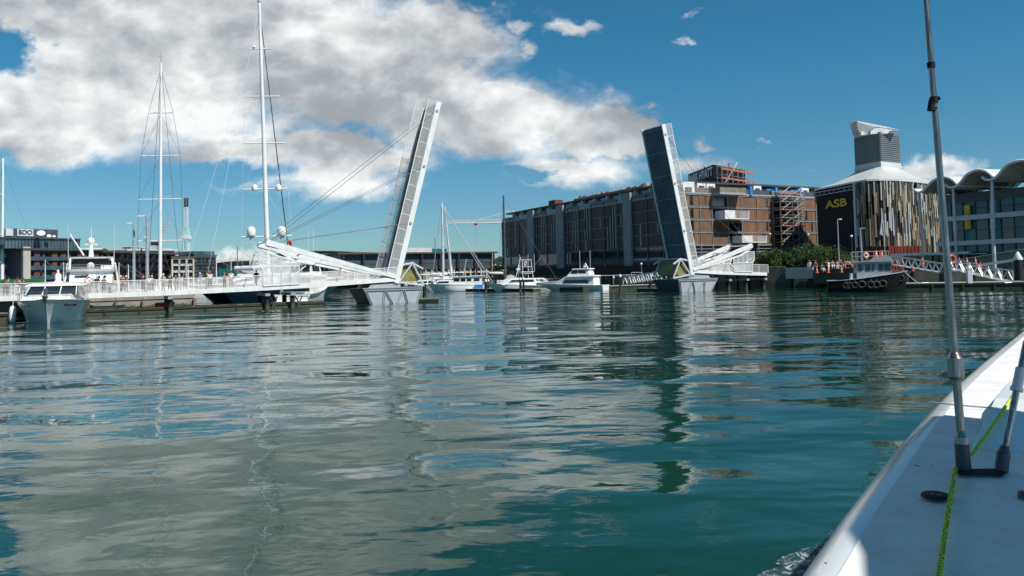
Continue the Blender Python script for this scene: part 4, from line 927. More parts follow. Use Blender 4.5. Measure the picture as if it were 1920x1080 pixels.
# ------------------------------------------------------------------ boats (local x forward, z up, waterline 0)
def hull(name, parent, L, B, h0, h1, m, flare=.85, rake=.14, tran=.0, draft=.5, tw=.8, n=18, fine=2.2, world=False, midk=.93):
    b = MB(); vs = []; prof = []
    for i in range(n+1):
        t_ = i/n; w = B/2*(tw+(1-tw)*min(1, t_/.35)**.7)*(1-max(0, (t_-.45)/.55)**fine*.985)
        h = h0+(h1-h0)*max(0, t_-.1)**1.4
        fl = flare*(1-max(0, (t_-.45)/.55)**2*.75)
        xs = L*t_; xw = L*t_*(1-rake*t_**3) + (1-t_)**6*tran
        x1 = xs; x2 = xw
        prof.append([(x1, w, h), (x1*.6+x2*.4, w*(fl*.45+.55)*midk+.0, h*.55), (x2, w*fl, .06), (x2-.02, w*fl*.93, -.12), (x2-.1-.04*L*(t_**4), w*.1, -draft)])
    k = 5
    for p in prof: vs += [(x, -y, z) for x, y, z in p]+[(x, y, z) for x, y, z in p[::-1]]
    fs = [(i*10+j, (i+1)*10+j, (i+1)*10+j+1, i*10+j+1) for i in range(n) for j in range(9)]
    b.add(vs, fs, True); b.add(vs[:10], [tuple(range(10))])
    o = b.build(name, m, parent, world)
    d = MB(); dv = []
    for p in prof: dv += [(p[0][0], -p[0][1]*.99, p[0][2]-.03), (p[0][0], p[0][1]*.99, p[0][2]-.03)]
    d.add(dv, [(i*2, i*2+2, i*2+3, i*2+1) for i in range(n)]); d.build('deck', 'white2' if m != 'navy' else 'wood', o, world)
    s = MB()
    for sgn in (-1, 1):
        q = [Vector((p[0][0], sgn*(p[0][1]+.01), p[0][2])) for p in prof]; s.path(q, .04 if L > 8 else .025, 5)
    s.build('toe_rail', 'grey' if m != 'navy' else 'white', o, world)
    return o, prof
def boat(name, label, cat, c, rz, group=None): return thing(name, label, cat, (c.x, c.y, 0), rz, group)
def pulpit(parent, prof, i0, h=.75, world=False, m='steel'):
    b = MB()
    for sgn in (-1, 1):
        P_ = [Vector((p[0][0], sgn*p[0][1]*.96, p[0][2])) for p in prof[i0:]]
        for p in P_[::2]: b.tube(p, p+ZV*h, .015, n=5)
        b.path([p+ZV*h for p in P_], .018, 5)
    b.build('guard_rail', m, parent, world)
def rig(parent, x, H, spread, m='white', r=.12, stays=True, z0=1.2, lean=0, fore=None, aft=None, boomlen=0, wires='wire', wr=.02, beam_=1.6, rake_=0):
    """mast with spreaders along local y, shrouds, stays and boom"""
    top = Vector((x+rake_, lean, H)); bot = Vector((x, 0, z0)); at_ = lambda k: bot.lerp(top, k)
    mast = MB().tube(bot, top, r, r*.6, n=10).build('mast', m, parent, False)
    k = MB(); 
    for f_, w in spread:
        c_ = at_(f_); MB().tube(c_-Vector((0, w, -.12)), c_+Vector((0, w, .12)), r*.3, n=6).build('spreader', m, mast, False)
    for sgn in (-1, 1):
        pts = [Vector((x, sgn*beam_, z0))]+[at_(f_)+Vector((0, sgn*w, .1)) for f_, w in spread]+[at_(.975)]
        k.path(pts, wr, 4)
        for a, c_ in zip([0]+[f_ for f_, w in spread], spread): k.tube(at_(min(.97, c_[0]+.0)) if 0 else pts[0] if a == 0 else at_(a)+Vector((0, sgn*[w for f_, w in spread if f_ == a][0], .1)), at_(c_[0]), wr*.7, n=4)
    k.build('shroud', wires, mast, False)
    s = MB()
    if fore: s.tube(Vector(fore), at_(.97), wr*1.3, n=5)
    if aft: s.tube(Vector(aft), top, wr, n=4)
    if s.v: s.build('stay', wires, mast, False)
    if boomlen:
        bz = z0+1.6; bm_ = MB().tube((x-.2, 0, bz), (x-boomlen, 0, bz+.15), r*.7, n=8).build('boom', m, mast, False)
        MB().lathe((x-.3, 0, bz+.22), [(.02, 0), (.2, .2), (.26, boomlen*.4), (.2, boomlen*.85), (.03, boomlen*.95)], 8, (-1, 0, .02)).build('furled_sail', 'cloth', bm_, False)
    return mast
def band(parent, name, m, prof, w0, w1, z0, z1, e=.02): return MB().side(prof, w0+e, w1+e, z0, z1).build(name, m, parent, False)

# sports cruiser bow-on at the left
cL, cR = G(20, 607), G(157, 600)
rz = math.radians(-66)
sc_ = boat('sports_cruiser', 'white sports cruiser moored bow out at the left wharf', 'motor boat', Vector((-41.6, 74.2, 0)), rz)
h_, pr = hull('hull', sc_, 12.5, 5.2, 1.5, 1.95, 'white2', flare=.8, rake=.12, tw=.93, fine=3.4, draft=.6)
MB().side([(10.6, .25), (12.0, .5), (12.1, .6), (10.6, .36)], 0, 0).build('stem_line', 'black', h_, False)
b = MB()
for sgn in (-1, 1):
    q = [Vector((p[2][0], sgn*(p[2][1]+.015), .30+.22*(i/18)**3)) for i, p in enumerate(pr)]; b.path(q, .05, 5)
b.build('boot_stripe', 'black', h_, False)
for sgn in (-1, 1):
    p, q = pr[14], pr[16]; a = [Vector((P_[1][0]*.5+P_[0][0]*.5, sgn*(P_[1][1]*.5+P_[0][1]*.5+.03), P_[0][2]*.78)) for P_ in (p, q)]
    MB().beam(a[0], a[1], .06, .2).build('hull_window', 'glass', h_, False)
fd = MB().side([(3.2, 1.5), (12.0, 1.85), (11.0, 2.08), (8.6, 2.25), (3.2, 2.3)], 1.95, 1.5, 1.5, 2.3).build('foredeck', 'white2', sc_, False)
cp = [(1.2, 1.5), (8.6, 2.2), (6.4, 2.95), (1.2, 3.0)]
MB().side(cp, 2.1, 1.8, 1.5, 3.0).build('windscreen', 'glass', sc_, False)
b = MB()
for y in (-1.75, -.6, .6, 1.75): b.beam((8.62, y*1.05, 2.22), (6.4, y*.98, 2.97), .07, .08)
b.build('screen_frame', 'white', sc_, False)
rf = MB().side([(.6, 2.97), (6.8, 2.92), (6.2, 3.12), (3, 3.24), (.6, 3.2)], 2.15, 1.7, 2.92, 3.24).build('hardtop', 'white2', sc_, False)
MB().lathe((3.2, 0, 3.2), [(.42, 0), (.38, .08), (.22, .2), (.27, .42), (.25, .68), (.11, .85), (.06, .9), (.1, 1.02), (.08, 1.12), (.01, 1.16)], 14).build('radar_dome', 'white', rf, False)
pulpit(sc_, pr, 8, .62)
b = MB().beam((12.1, 0, 2.0), (12.75, 0, 2.2), .4, .1).tube((12.2, 0, 2.25), (12.2, 0, 2.75), .14, n=8).beam((12.6, 0, 1.7), (12.75, 0, 2.1), .25, .1); b.build('anchor', 'steel', sc_, False)
for i, (x, y, z) in enumerate(((8.4, -2.75, .75), (6.6, -2.95, .7))):
    o = thing('fender', ('white fender hanging nearer the cruiser bow', 'white fender hanging behind the one at the cruiser bow')[i], 'fender', sc_.matrix_basis @ Vector((x, y, z)) if 0 else wm(sc_) @ Vector((x, y, z)), 0, 'fenders of the sports cruiser')
    MB().lathe((0, 0, -.75), [(.05, 0), (.2, .1), (.23, .4), (.23, 1.0), (.16, 1.3), (.04, 1.4)], 12).build('body', 'white', o, False); MB().tube((0, 0, .6), (0, .15, 1.25), .015).build('line', 'lwire', o, False)
# large motor yacht bow/stern on behind the bridge
sy = boat('motor_yacht', 'big white motor yacht seen end on behind the bridge, with dome and two whips', 'motor yacht', foot(172, 112)-Vector((math.cos(math.radians(-62)), math.sin(math.radians(-62)), 0))*20, math.radians(-62)); YS = 6.6
h_, pr = hull('hull', sy, 26, YS, 2.2, 3.6, 'white2', tw=.95, fine=3, rake=.1)
for z0, z1, x0, x1, w in ((2.0, 4.8, 2, 17, 2.85), (5.0, 6.6, 3, 12, 2.5)):
    MB().side([(x0, z0), (x1+1, z0), (x1, z1), (x0, z1)], w, w*.95, z0, z1).build('deckhouse', 'white', sy, False)
MB().side([(2, 4.75), (17.3, 4.75), (17.8, 5.1), (2, 5.1)], 3.2, 3.2).build('boat_deck', 'white', sy, False)
MB().side([(3, 6.6), (14.8, 6.7), (15.1, 6.9), (3, 7.0)], 3.0, 2.9).build('roof', 'white', sy, False)
MB().side([(11.9, 5.5), (12.75, 5.5), (12.35, 6.55), (11.8, 6.55)], 2.45, 2.4).build('bridge_window', 'glass', sy, False)
for y in (-2.75, 2.75): MB().beam((16.6, y, 5.1), (14.8, y*.98, 6.75), .25, .14).build('roof_strut', 'white', sy, False)
MB().box(15.5, 16.4, 1.2, 2.6, 5.1, 5.6).build('locker', 'white', sy, False); MB().ell((15, -.1, 5.6), .5, .5, .5).build('covered_console', 'lgrey', sy, False)
b = MB()
for z in (5.4, 5.7): b.tube((17.6, -3.0, z), (17.6, 3.0, z), .03)
for y in (-3, -1.5, 0, 1.5, 3): b.tube((17.6, y, 5.1), (17.6, y, 5.7), .03)
b.build('deck_rail', 'steel', sy, False)
for y0, y1, z in ((-2.1, -.5, 4.05), (1.55, 1.85, 4.0)): MB().box(17.1, 17.45, y0, y1, z-.13, z+.16).build('window', 'glass', sy, False)
MB().tube((17.2, .95, 3.95), (17.5, .95, 3.95), .18, n=12).build('porthole', 'glass', sy, False); MB().box(17.2, 17.7, -.3, .5, 3.75, 4.35).build('life_raft', 'white', sy, False)
MB().tube((8, 0, 6.9), (8, 0, 9.6), .38, .2, n=10).build('mast', 'white', sy, False)
MB().beam((8, -1.5, 8.3), (8, 1.5, 8.3), .5, .1).build('crosstree', 'white', sy, False); MB().beam((8, -.9, 9.0), (8, .9, 9.0), .4, .12).build('crosstree', 'white', sy, False)
MB().ell((8, 0, 9.5), .5, .5, .55).build('radome', 'white', sy, False); MB().tube((8, 0, 9.9), (8, 0, 11.6), .07, .03).build('antenna', 'white', sy, False)
for y in (-2.95, 2.95):
    MB().tube((14, y, 5.1), (14, y*1.02, 11.8), .06, .03).build('whip_antenna', 'lgrey', sy, False); MB().tube((17, y*1.18, 2.4), (17, y*1.02, 6.0), .16, .1).build('outrigger', 'white', sy, False)
MB().beam((9, -1, 7.3), (6, -2.9, 10.6), .16, .2).build('crane_boom', 'white', sy, False)
pulpit(sy, pr, 12, .9)
# ketch with the tall white mast (left)
kp = foot(300, 118)
kt = boat('sailing_yacht', 'white sailing yacht with very tall mast and four spreaders, left of the big blue one', 'sailing yacht', kp, math.radians(-88))
H1 = at(298, 118, 118).z
h_, pr = hull('hull', kt, 14, 5.2, 1.4, 1.9, 'white2', tw=.8)
for o in (h_,): o.location = (-9, 0, 0)
sp_ = lambda py: (at(299, py, 118).z-1.2)/(H1-1.2)
m1 = rig(kt, 0, H1, [(sp_(453), 3.3), (sp_(375), 3.1), (sp_(293.5), 2.85), (sp_(213), 1.8)], r=.27, z0=1.2, fore=(4.6, 0, 1.9), aft=(-8.5, 0, 1.5), beam_=2.5, wr=.028, lean=.25)
MB().tube((0, .25, H1), (0, .25, H1+1.6), .035).beam((0, -.1, H1+.9), (0, .6, H1+.9), .04, .04).build('wind_vane', 'grey', m1, False)
MB().side([(-7, 1.3), (-1, 1.5), (-2, 2.3), (-7, 2.3)], 1.6, 1.3).build('coachroof', 'white', kt, False)
z_ = at(299, 449, 118).z
MB().ell((0, -1.95, z_+.25), .38, .38, .26).tube((0, -1.95, z_-.1), (0, -1.95, z_+.1), .1).build('radar', 'white', m1, False)
b = MB().tube((0, -3.3, z_), (0, -3.3, z_-.9), .02).ell((0, -2.7, z_-1.6), .12, .12, .4); b.build('hanging_lamp', 'navy', m1, False)
# the big navy sloop
ns = boat('sailing_yacht', 'big dark blue hulled sailing yacht, tallest mast with white domes and red ensign', 'sailing yacht', G(372, 572)+Vector((0, 2.5, 0)), math.radians(67))
h_, pr = hull('hull', ns, 31, 7.4, 2.5, 3.3, 'navy', flare=.78, rake=.16, tran=3.2, tw=.62, fine=2)
mp = wm(ns).inverted() @ foot(503, 110); mx = mp.x
NS_H = at(486, 3, 110).z; bz = 2.8
def nsp(px, py): p = wm(ns).inverted() @ at(px, py, 110); return p
topp = nsp(486, 3)
spn = [(py, w) for py, w in ((444, 3.35), (355, 3.0), (269, 2.75), (181.5, 2.3), (92, 1.45))]
bot = Vector((mx, mp.y, bz)); top = topp
mast = MB().tube(bot, top, .34, .2, n=12).build('mast', 'white', ns, False)
am = lambda z: bot.lerp(top, (z-bz)/(top.z-bz))
dirw = (wm(ns).inverted().to_3x3() @ Vector((1, .15, 0))).normalized()      # athwartships
sh = MB(); lastL = [bot-dirw*3.3, bot+dirw*3.3]
for py, w in spn:
    c_ = am(at(495, py, 110).z); MB().tube(c_-dirw*w, c_+dirw*w+ZV*.1, .09, n=6).build('spreader', 'white', mast, False)
    for i, sg in enumerate((-1, 1)): q_ = c_+dirw*w*sg; sh.tube(lastL[i], q_, .02, n=4); sh.tube(lastL[i], c_+ZV*.0, .015, n=4); lastL[i] = q_
for i in (0, 1): sh.tube(lastL[i], am(top.z-1), .02, n=4)
sh.build('shroud', 'lgrey', mast, False)
MB().tube(bot+Vector((-12.5, -1.0, .2)), am(top.z-.6), .02, n=4).tube(bot+Vector((-13.5, 2.0, .2)), am(top.z-3), .02, n=4).build('backstay', 'lgrey', mast, False)
fsb = wm(ns).inverted() @ at(541, 470, 118); MB().tube(fsb, am(top.z-1), .085, .06, n=6).build('furled_jib', 'dgrey', mast, False)
for py, xs, r in ((434, (-2.05, 2.0), .6), (352, (-1.4, 1.75), .4)):
    for x in xs:
        c_ = am(at(500, py, 110).z)+dirw*x; MB().lathe(c_-ZV*r*1.05, [(r*.5, 0), (r*.88, r*.08), (r*.93, r*.2), (r*.97, r*1.35), (r*.82, r*1.85), (r*.45, r*2.15), (.01, r*2.25)], 14).build('radome', 'white', mast, False)
        if r > .5: MB().tube(c_-ZV*(r*1.9), c_-ZV*r, .2, .3).beam(c_-ZV*1.45-dirw*.5, c_-ZV*1.45+dirw*.5, .2, .1).build('instrument', 'lgrey', mast, False)
c_ = am(at(487, 91, 110).z); MB().ell(tuple(c_-dirw*.9+ZV*.2), .22, .22, .22).build('radome', 'white', mast, False)
MB().tube(top, top+ZV*.9, .05).ell(tuple(top), .25, .25, .3).build('masthead', 'grey', mast, False)
p, q_ = nsp(441, 504), nsp(502, 503); p.z = q_.z = at(460, 503, 110).z
bm_ = MB().tube(p, q_, .33, .36, n=12).build('boom', 'lgrey', mast, False)
d_ = (q_-p).normalized(); MB().prism([p+d_*.6-ZV*.3, p+d_*2.6-ZV*1.0, q_-ZV*1.4, q_-ZV*.3], dirw.cross(ZV)*.25).build('furled_sail', 'cloth', bm_, False)
MB().side([(6, 2.6), (24, 3.0), (20, 3.9), (8, 3.9)], 2.3, 1.8, 2.6, 3.9).build('deckhouse', 'white', ns, False)
pulpit(ns, pr, 0, .9)
fl = thing('ensign', 'small red ensign hanging at the stay of the tall blue yacht', 'flag', at(540, 447, 112)); b = MB()
pp = [at(540+dx*1.0, 449+dy, 112)+Vector((0, .12*math.sin(dx*.8), 0)) for dx in range(0, 9) for dy in (0, 8)]
pp = [p-ZV*(.05*(i//2)) for i, p in enumerate(pp)]
b.add(pp, [(2*i, 2*i+2, 2*i+3, 2*i+1) for i in range(8)]); b.build('cloth', 'red', fl)
c_ = wm(ns) @ Vector((1.8, 3.0, 1.35))
# white motor yacht behind the bridge, stern quarter
my = boat('motor_yacht', 'white cabin motor yacht stern on behind the counter arm', 'motor yacht', Vector((-26.6, 97.0, 0)), math.radians(91))
h_, pr = hull('hull', my, 15.5, 4.7, 1.15, 3.1, 'white2', flare=.84, rake=.16, tw=.93, fine=2.3)
MB().box(-.75, .05, -2.1, 2.1, -.2, .35).build('swim_platform', 'white2', my, False)
b = MB()
for y0, y1 in ((-1.9, -.7), (-.4, .9)): 
    b.beam((-.03, y0, .5), (-.03, y0, 1.0), .05, .05).beam((-.03, y0, 1.0), (-.03, y1, 1.0), .05, .05).beam((-.03, y1, .5), (-.03, y1, 1.0), .05, .05)
b.build('transom_seam', 'grey', h_, False)
MB().side([(2, 1.2), (11, 1.9), (9.6, 3.3), (2, 3.3)], 2.05, 1.9, 1.2, 3.3).build('saloon', 'white', my, False)
MB().side([(1.95, 1.5), (2.02, 1.5), (2.02, 3.1), (1.95, 3.1)], 1.6, 1.55).build('saloon_doors', 'glass', my, False)
MB().side([(.6, 3.25), (9.4, 3.3), (9.2, 3.5), (.6, 3.45)], 2.2, 2.1).build('flybridge_deck', 'white', my, False)
MB().side([(3, 3.5), (8.8, 3.5), (7.8, 5.0), (3, 5.0)], 1.7, 1.5, 3.5, 5.0).build('wheelhouse', 'white', my, False)
for a0, a1 in ((3.6, 4.7), (4.9, 6.0), (6.2, 7.4)): MB().side([(a0, 3.95), (a1+.1, 3.95), (a1, 4.75), (a0, 4.75)], 1.66, 1.56).build('window', 'glass', my, False)
for y0, y1 in ((-1.4, -.5), (-.35, .35), (.5, 1.4)): MB().box(2.95, 3.05, y0, y1, 3.9, 4.75).build('window', 'glass', my, False)
MB().side([(2.4, 5.0), (8.2, 5.0), (7.6, 5.25), (2.6, 5.25)], 1.8, 1.6).build('roof', 'white', my, False)
MB().lathe((3.2, 1.3, 5.25), [(.3, 0), (.36, .1), (.36, .5), (.2, .8), (.01, .9)], 12).build('radome', 'white', my, False); MB().box(4, 4.9, -.6, .2, 5.25, 5.8).build('radar_housing', 'white', my, False)
for y, h in ((-1.5, 4.2), (-.9, 4.0), (1.5, 2)): MB().tube((4.5, y, 5.2), (4.4, y*1.05, 5.2+h), .035, .02).build('antenna', 'white', my, False)
pulpit(my, pr, 9, .8)
# catamaran, launch, sloops in the middle marina
def sail_boat(label, px, py, L, B, m, rz, mpx, mtop, Y=None, spread=((.45, 1.1), (.72, .8)), boomL=4.5, r=.11, wires='wire', mastm='white', hh=(1.1, 1.5), k=.45, fore=True, rake=0, wr=.02):
    c = G(px, py); o = boat('sloop', label, 'sailing boat', c, rz)
    o.location -= Vector((0, 0, 0))
    h_, pr = hull('hull', o, L, B, hh[0], hh[1], m, tw=.7, rake=.2)
    wx = wm(o).inverted() @ foot(mpx, c.y); H = at(mpx, mtop, c.y).z; x = min(max(wx.x, L*.12), L*.85)
    MB().side([(L*.2, hh[0]-.05), (L*.72, hh[0]+.1), (L*.62, hh[0]+.6), (L*.2, hh[0]+.65)], B*.28, B*.23).build('coachroof', 'white', o, False)
    MB().side([(L*.28, hh[0]+.25), (L*.6, hh[0]+.25), (L*.58, hh[0]+.45), (L*.28, hh[0]+.45)], B*.285, B*.275).build('cabin_window', 'glass', o, False)
    rig(o, x, H, list(spread), r=r, z0=hh[0]+.3, fore=(L*.97, 0, hh[1]) if fore else None, aft=(.1, 0, hh[0]), beam_=B*.45, boomlen=boomL, wires=wires, m=mastm, rake_=rake, wr=wr); pulpit(o, pr, 8, .6); return o
sail_boat('white ketch with two thick leaning masts seen just right of the near bridge leaf', 808, 545, 13, 3.9, 'white2', .15, 831, 380, spread=((.45, 1.2), (.72, .9)), r=.24, boomL=2.5, wires='lgrey', wr=.045)
sail_boat('white sloop with thin mast in the middle marina, behind the thick masted ketch', 832, 541, 11, 3.4, 'white2', .3, 849, 388, r=.2, wires='lgrey', rake=-1.5, wr=.045)
sail_boat('small sloop behind with thin brown mast', 786, 538, 9, 3, 'white2', .2, 817, 446, mastm='dbrown', r=.1)
sail_boat('grey sloop with canvas cover and tall dark mast in front of the hotel', 931, 544.5, 12, 3.6, 'lgrey', .05, 947, 366, r=.24, mastm='dgrey', boomL=3, spread=((.3, 1.2), (.55, 1.0), (.78, .7)))
ds = thing('canvas_cover', 'pale canvas cover tented over the grey sloop deck', 'canvas cover', G(958, 542.5)+ZV*1.5)
p = G(950, 543)+Vector((0, .4, 0)); MB().prism([p+ZV*1.2, p+Vector((4.5, 0, 1.3)), p+Vector((3.2, 0, 1.9)), p+Vector((.9, 0, 2.9)), p+Vector((.1, 0, 2.7))], (0, 1.6, 0)).build('fabric', 'cloth', ds)
sail_boat('sloop moored far left, only its wide mast and boom stay in view', -28, 560, 14, 4, 'white2', math.radians(10), 2, 296, spread=((.22, 1.3), (.42, 1.3), (.72, 1.0)), r=.42)
for px, py, mp, mt, L, lab in ((60, 562, 83, 487, 9, 'left of the motor yacht outriggers'), (96, 563, 118, 492, 9, 'just left of the big motor yacht'), (205, 562, 222, 492, 9, 'right of the big motor yacht'), (226, 561, 240, 496, 8, 'left of the shorter lamp post'), (300, 560, 322, 500, 9, 'right of the tall ketch mast'), (326, 560, 352, 497, 9, 'before the beige stone block'),
      (388, 560, 405, 483, 10, 'before the glass office right end'), (410, 559, 434, 478, 10, 'before the green hall, left one'), (432, 559, 443, 462, 10, 'with brown mast before the green hall'), (446, 559, 468, 486, 9, 'before the green hall, nearest the boom')):
    sail_boat('small sloop with bare %s mast moored %s' % ('brown' if 'brown' in lab else 'white', lab.replace('with brown mast ', '')), px, py, L, 3, 'white2', .3+.1*math.sin(px), mp, mt, spread=((.5, .8),), r=.11, boomL=3, mastm='wood' if 'brown' in lab else 'white')
# launch with the blue panel
lb = boat('launch', 'white wooden launch with long window row and a blue panel on its stern quarter', 'motor boat', G(908, 545.3)+Vector((0, .3, 0)), math.pi)
h_, pr = hull('hull', lb, 10.5, 3.4, 1.15, 1.6, 'white2', tw=.9, rake=.1, flare=1.02, midk=1.0)
MB().side([(.4, 1.1), (6.6, 1.2), (5.7, 2.65), (.4, 2.85)], 1.35, 1.25, 1.1, 2.85).build('cabin', 'white', lb, False)
for a0, a1 in ((.8, 1.9), (2.3, 3.2), (3.4, 4.3), (4.5, 5.6)): MB().side([(a0, 1.85), (a1, 1.85), (a1-.1, 2.4), (a0, 2.4)], 1.33, 1.30).build('window', 'glass', lb, False)
MB().side([(0, 2.78), (6.2, 2.6), (6.2, 2.72), (0, 2.95)], 1.5, 1.5).build('roof', 'white', lb, False)
for sg in (1,): MB().beam((.15, sg*1.85, .62), (1.7, sg*1.88, .62), .12, 1.2).build('blue_panel', 'blue', lb, False)
MB().tube((4, 0, 2.7), (3.2, 0, 6), .04).build('antenna', 'white', lb, False); pulpit(lb, pr, 11, .6)
ctm = boat('catamaran', 'white catamaran with dark step opening, beside the launch', 'catamaran', G(862, 545.6)+Vector((0, .5, 0)), math.pi)
for y in (-1.6, 1.6):
    h2, pr = hull('hull', ctm, 8.2, 1.3, 1.25, 1.35, 'white2', tw=.8, rake=.25, flare=1.0, midk=1.02); h2.location = (0, y, 0)
MB().side([(.2, .8), (5.6, .9), (5.2, 1.35), (.2, 1.3)], 1.6, 1.6).build('bridge_deck', 'white2', ctm, False); MB().side([(1.6, 1.3), (5.0, 1.3), (4, 2.1), (1.8, 2.15)], 1.5, 1.2, 1.3, 2.15).build('coachroof', 'white', ctm, False)
MB().side([(2, 1.55), (4.4, 1.55), (3.9, 1.9), (2, 1.9)], 1.46, 1.33, 1.55, 1.9).build('window', 'glass', ctm, False)
def cruiser(label, c, rz, L, B, fly=True, hh=(1.0, 1.9), group=None, m='white2', roof=True):
    o = boat('cabin_cruiser', label, 'motor boat', c, rz, group); h_, pr = hull('hull', o, L, B, hh[0], hh[1], m, tw=.92, rake=.16)
    b0 = hh[0]; MB().side([(L*.2, b0), (L*.82, b0+.35), (L*.66, b0+1.5), (L*.2, b0+1.55)], B*.41, B*.36, b0, b0+1.55).build('cabin', 'white', o, False)
    for a0, a1 in ((.24, .38), (.40, .52), (.54, .66)): MB().side([(L*a0, b0+.75), (L*a1, b0+.75), (L*(a1-.015), b0+1.25), (L*a0, b0+1.25)], B*.395, B*.375).build('window', 'glass', o, False)
    if fly:
        MB().side([(L*.14, b0+1.52), (L*.66, b0+1.5), (L*.62, b0+1.66), (L*.14, b0+1.7)], B*.42, B*.4).build('flybridge', 'white', o, False)
        MB().side([(L*.3, b0+1.7), (L*.58, b0+1.7), (L*.5, b0+2.3), (L*.3, b0+2.2)], B*.3, B*.26).build('coaming', 'white', o, False)
        b = MB()
        for x in (.24, .46):
            for y in (-1, 1): b.tube((L*x, y*B*.33, b0+1.7), (L*x+.1, y*B*.3, b0+3.2), .04)
        b.build('canopy_post', 'steel', o, False); MB().side([(L*.2, b0+3.2), (L*.54, b0+3.2), (L*.5, b0+3.32), (L*.22, b0+3.34)], B*.36, B*.34).build('bimini', 'white', o, False)
    pulpit(o, pr, 10, .65); o.scale = (1, 1, .85); return o
cruiser('white flybridge cruiser at the left of the middle marina, dim behind the near pier', G(792, 541), .1, 10, 3.6)
cruiser('white flybridge cruiser with green canvas behind the launch', G(886, 540), math.pi*.97, 10.5, 3.6, True)
cruiser('small white cruiser between catamaran and near pier', G(826, 543), math.radians(200), 8, 3, False)
cruiser('low white launch with red bow flash, left of the grey sloop', G(918, 545), .02, 7, 2.4, False, (.7, 1.0))
cruiser('white flybridge cruiser in the second row behind the ketch', G(812, 540), math.radians(10), 9, 3.3)
cruiser('white cruiser in the second row behind the catamaran', G(846, 540), math.radians(170), 9, 3.3)
cruiser('small white launch in the second row behind the launch cabin', G(880, 538), math.radians(185), 8, 3, False)
cruiser('small white cruiser moored between grey sloop and fishing boat', G(968, 543), math.radians(12), 8, 2.8, False)
# game fishing boat with outriggers
gf = boat('fishing_boat', 'white game fishing boat with outriggers and lookout tower, left of the motor yacht', 'fishing boat', G(1030, 544)+Vector((0, 3, 0)), math.radians(200))
h_, pr = hull('hull', gf, 12, 4, 1.1, 2.1, 'white2', tw=.92, rake=.16)
MB().side([(3, 1.1), (9.6, 1.5), (7.6, 2.9), (3, 2.9)], 1.6, 1.4, 1.1, 2.9).build('cabin', 'white', gf, False); MB().side([(3.4, 2.0), (8.2, 2.0), (7.6, 2.6), (3.4, 2.6)], 1.53, 1.44).build('window', 'glass', gf, False)
b = MB()
for x in (3.4, 5.4):
    for y in (-.9, .9): b.tube((x, y*1.3, 2.9), (x+(.2 if x < 5 else -.2), y*.8, 7.4), .05)
for z in (4.0, 5.6, 7.2):
    b.tube((3.5, -.9, z), (5.3, -.9, z), .04).tube((3.5, .9, z), (5.3, .9, z), .04).tube((3.5, -.9, z), (3.5, .9, z), .04).tube((5.3, -.9, z), (5.3, .9, z), .04)
b.build('lookout_tower', 'white', gf, False)
MB().box(3.2, 5.6, -1, 1, 4.3, 4.45).build('tower_roof', 'white', gf, False); MB().torus((4.4, 0, 6.4), .5, .08, (1, 0, 0)).build('radar_ring', 'white', gf, False)
for y, x in ((-1.2, 5.0), (1.2, 5.0)):
    MB().tube((6, y, 2.2), (3.2, y*4.6, 8.0), .06, .03).build('outrigger', 'white', gf, False)
for x in (2.8, 4.0, 5.6): MB().tube((x, .4, 4.4), (x, .4, 8.5), .03).build('antenna', 'white', gf, False)
MB().ell((5.8, 0, 5.0), .45, .45, .3).build('radome', 'white', gf, False); pulpit(gf, pr, 10, .7)
gf.scale = (1, 1, .76)
# big white motor yacht (side on, bow left)
yc = G(1137, 543.6)+Vector((0, .6, 0)); by = G(1008, 545); Lm = (Vector((by.x, by.y, 0))-yc).length
mv = boat('motor_yacht', 'white raised pilothouse motor yacht lying side on in front of the hotel, bow left', 'motor yacht', yc, math.atan2(by.y-yc.y, by.x-yc.x))
h_, pr = hull('hull', mv, Lm, 3.9, .95, 1.62, 'white2', flare=.86, rake=.2, tw=.9, fine=2.2)
k = Lm/12.2
S_ = lambda pts: [(x*k, z) for x, z in pts]
MB().side(S_([(1.6, .95), (9.6, 1.35), (7.6, 2.0), (6.4, 2.75), (1.6, 2.75)]), 1.6, 1.45, .95, 2.75).build('saloon', 'white', mv, False)
MB().side(S_([(2.4, 1.35), (7.0, 1.35), (6.5, 2.0), (2.6, 2.0)]), 1.6, 1.55).build('saloon_window', 'glass', mv, False)
MB().side(S_([(1.4, 2.65), (6.4, 2.65), (5.9, 2.9), (1.4, 2.85)]), 1.7, 1.6).build('upper_deck', 'white', mv, False)
MB().side(S_([(2.4, 2.9), (6.2, 2.9), (5.3, 4.05), (2.6, 4.05)]), 1.35, 1.15, 2.9, 4.05).build('pilothouse', 'white', mv, False)
MB().side(S_([(2.9, 3.25), (4.3, 3.25), (4.25, 3.82), (3.05, 3.82)]), 1.31, 1.21).build('window', 'glass', mv, False); MB().side(S_([(4.4, 3.2), (5.75, 3.2), (5.25, 3.85), (4.35, 3.85)]), 1.31, 1.21).build('window', 'glass', mv, False)
MB().side(S_([(2.3, 4.05), (5.45, 4.05), (5.2, 4.2), (2.4, 4.2)]), 1.3, 1.25).build('roof', 'white', mv, False)
b = MB().beam((3.0*k, 0, 4.2), (3.5*k, 0, 5.2), .25, .12).beam((3.5*k, -.7, 4.8), (3.5*k, .7, 4.8), .2, .1).ell((3.6*k, 0, 4.5), .3, .3, .15); b.build('radar_mast', 'white', mv, False)
for x, y in ((2.9, -.8), (4.1, .8)): MB().tube((x*k, y, 4.2), (x*k, y, 7.6), .03).build('whip_antenna', 'white', mv, False)
pulpit(mv, pr, 8, .5)
mv.scale = (1, 1, .88)
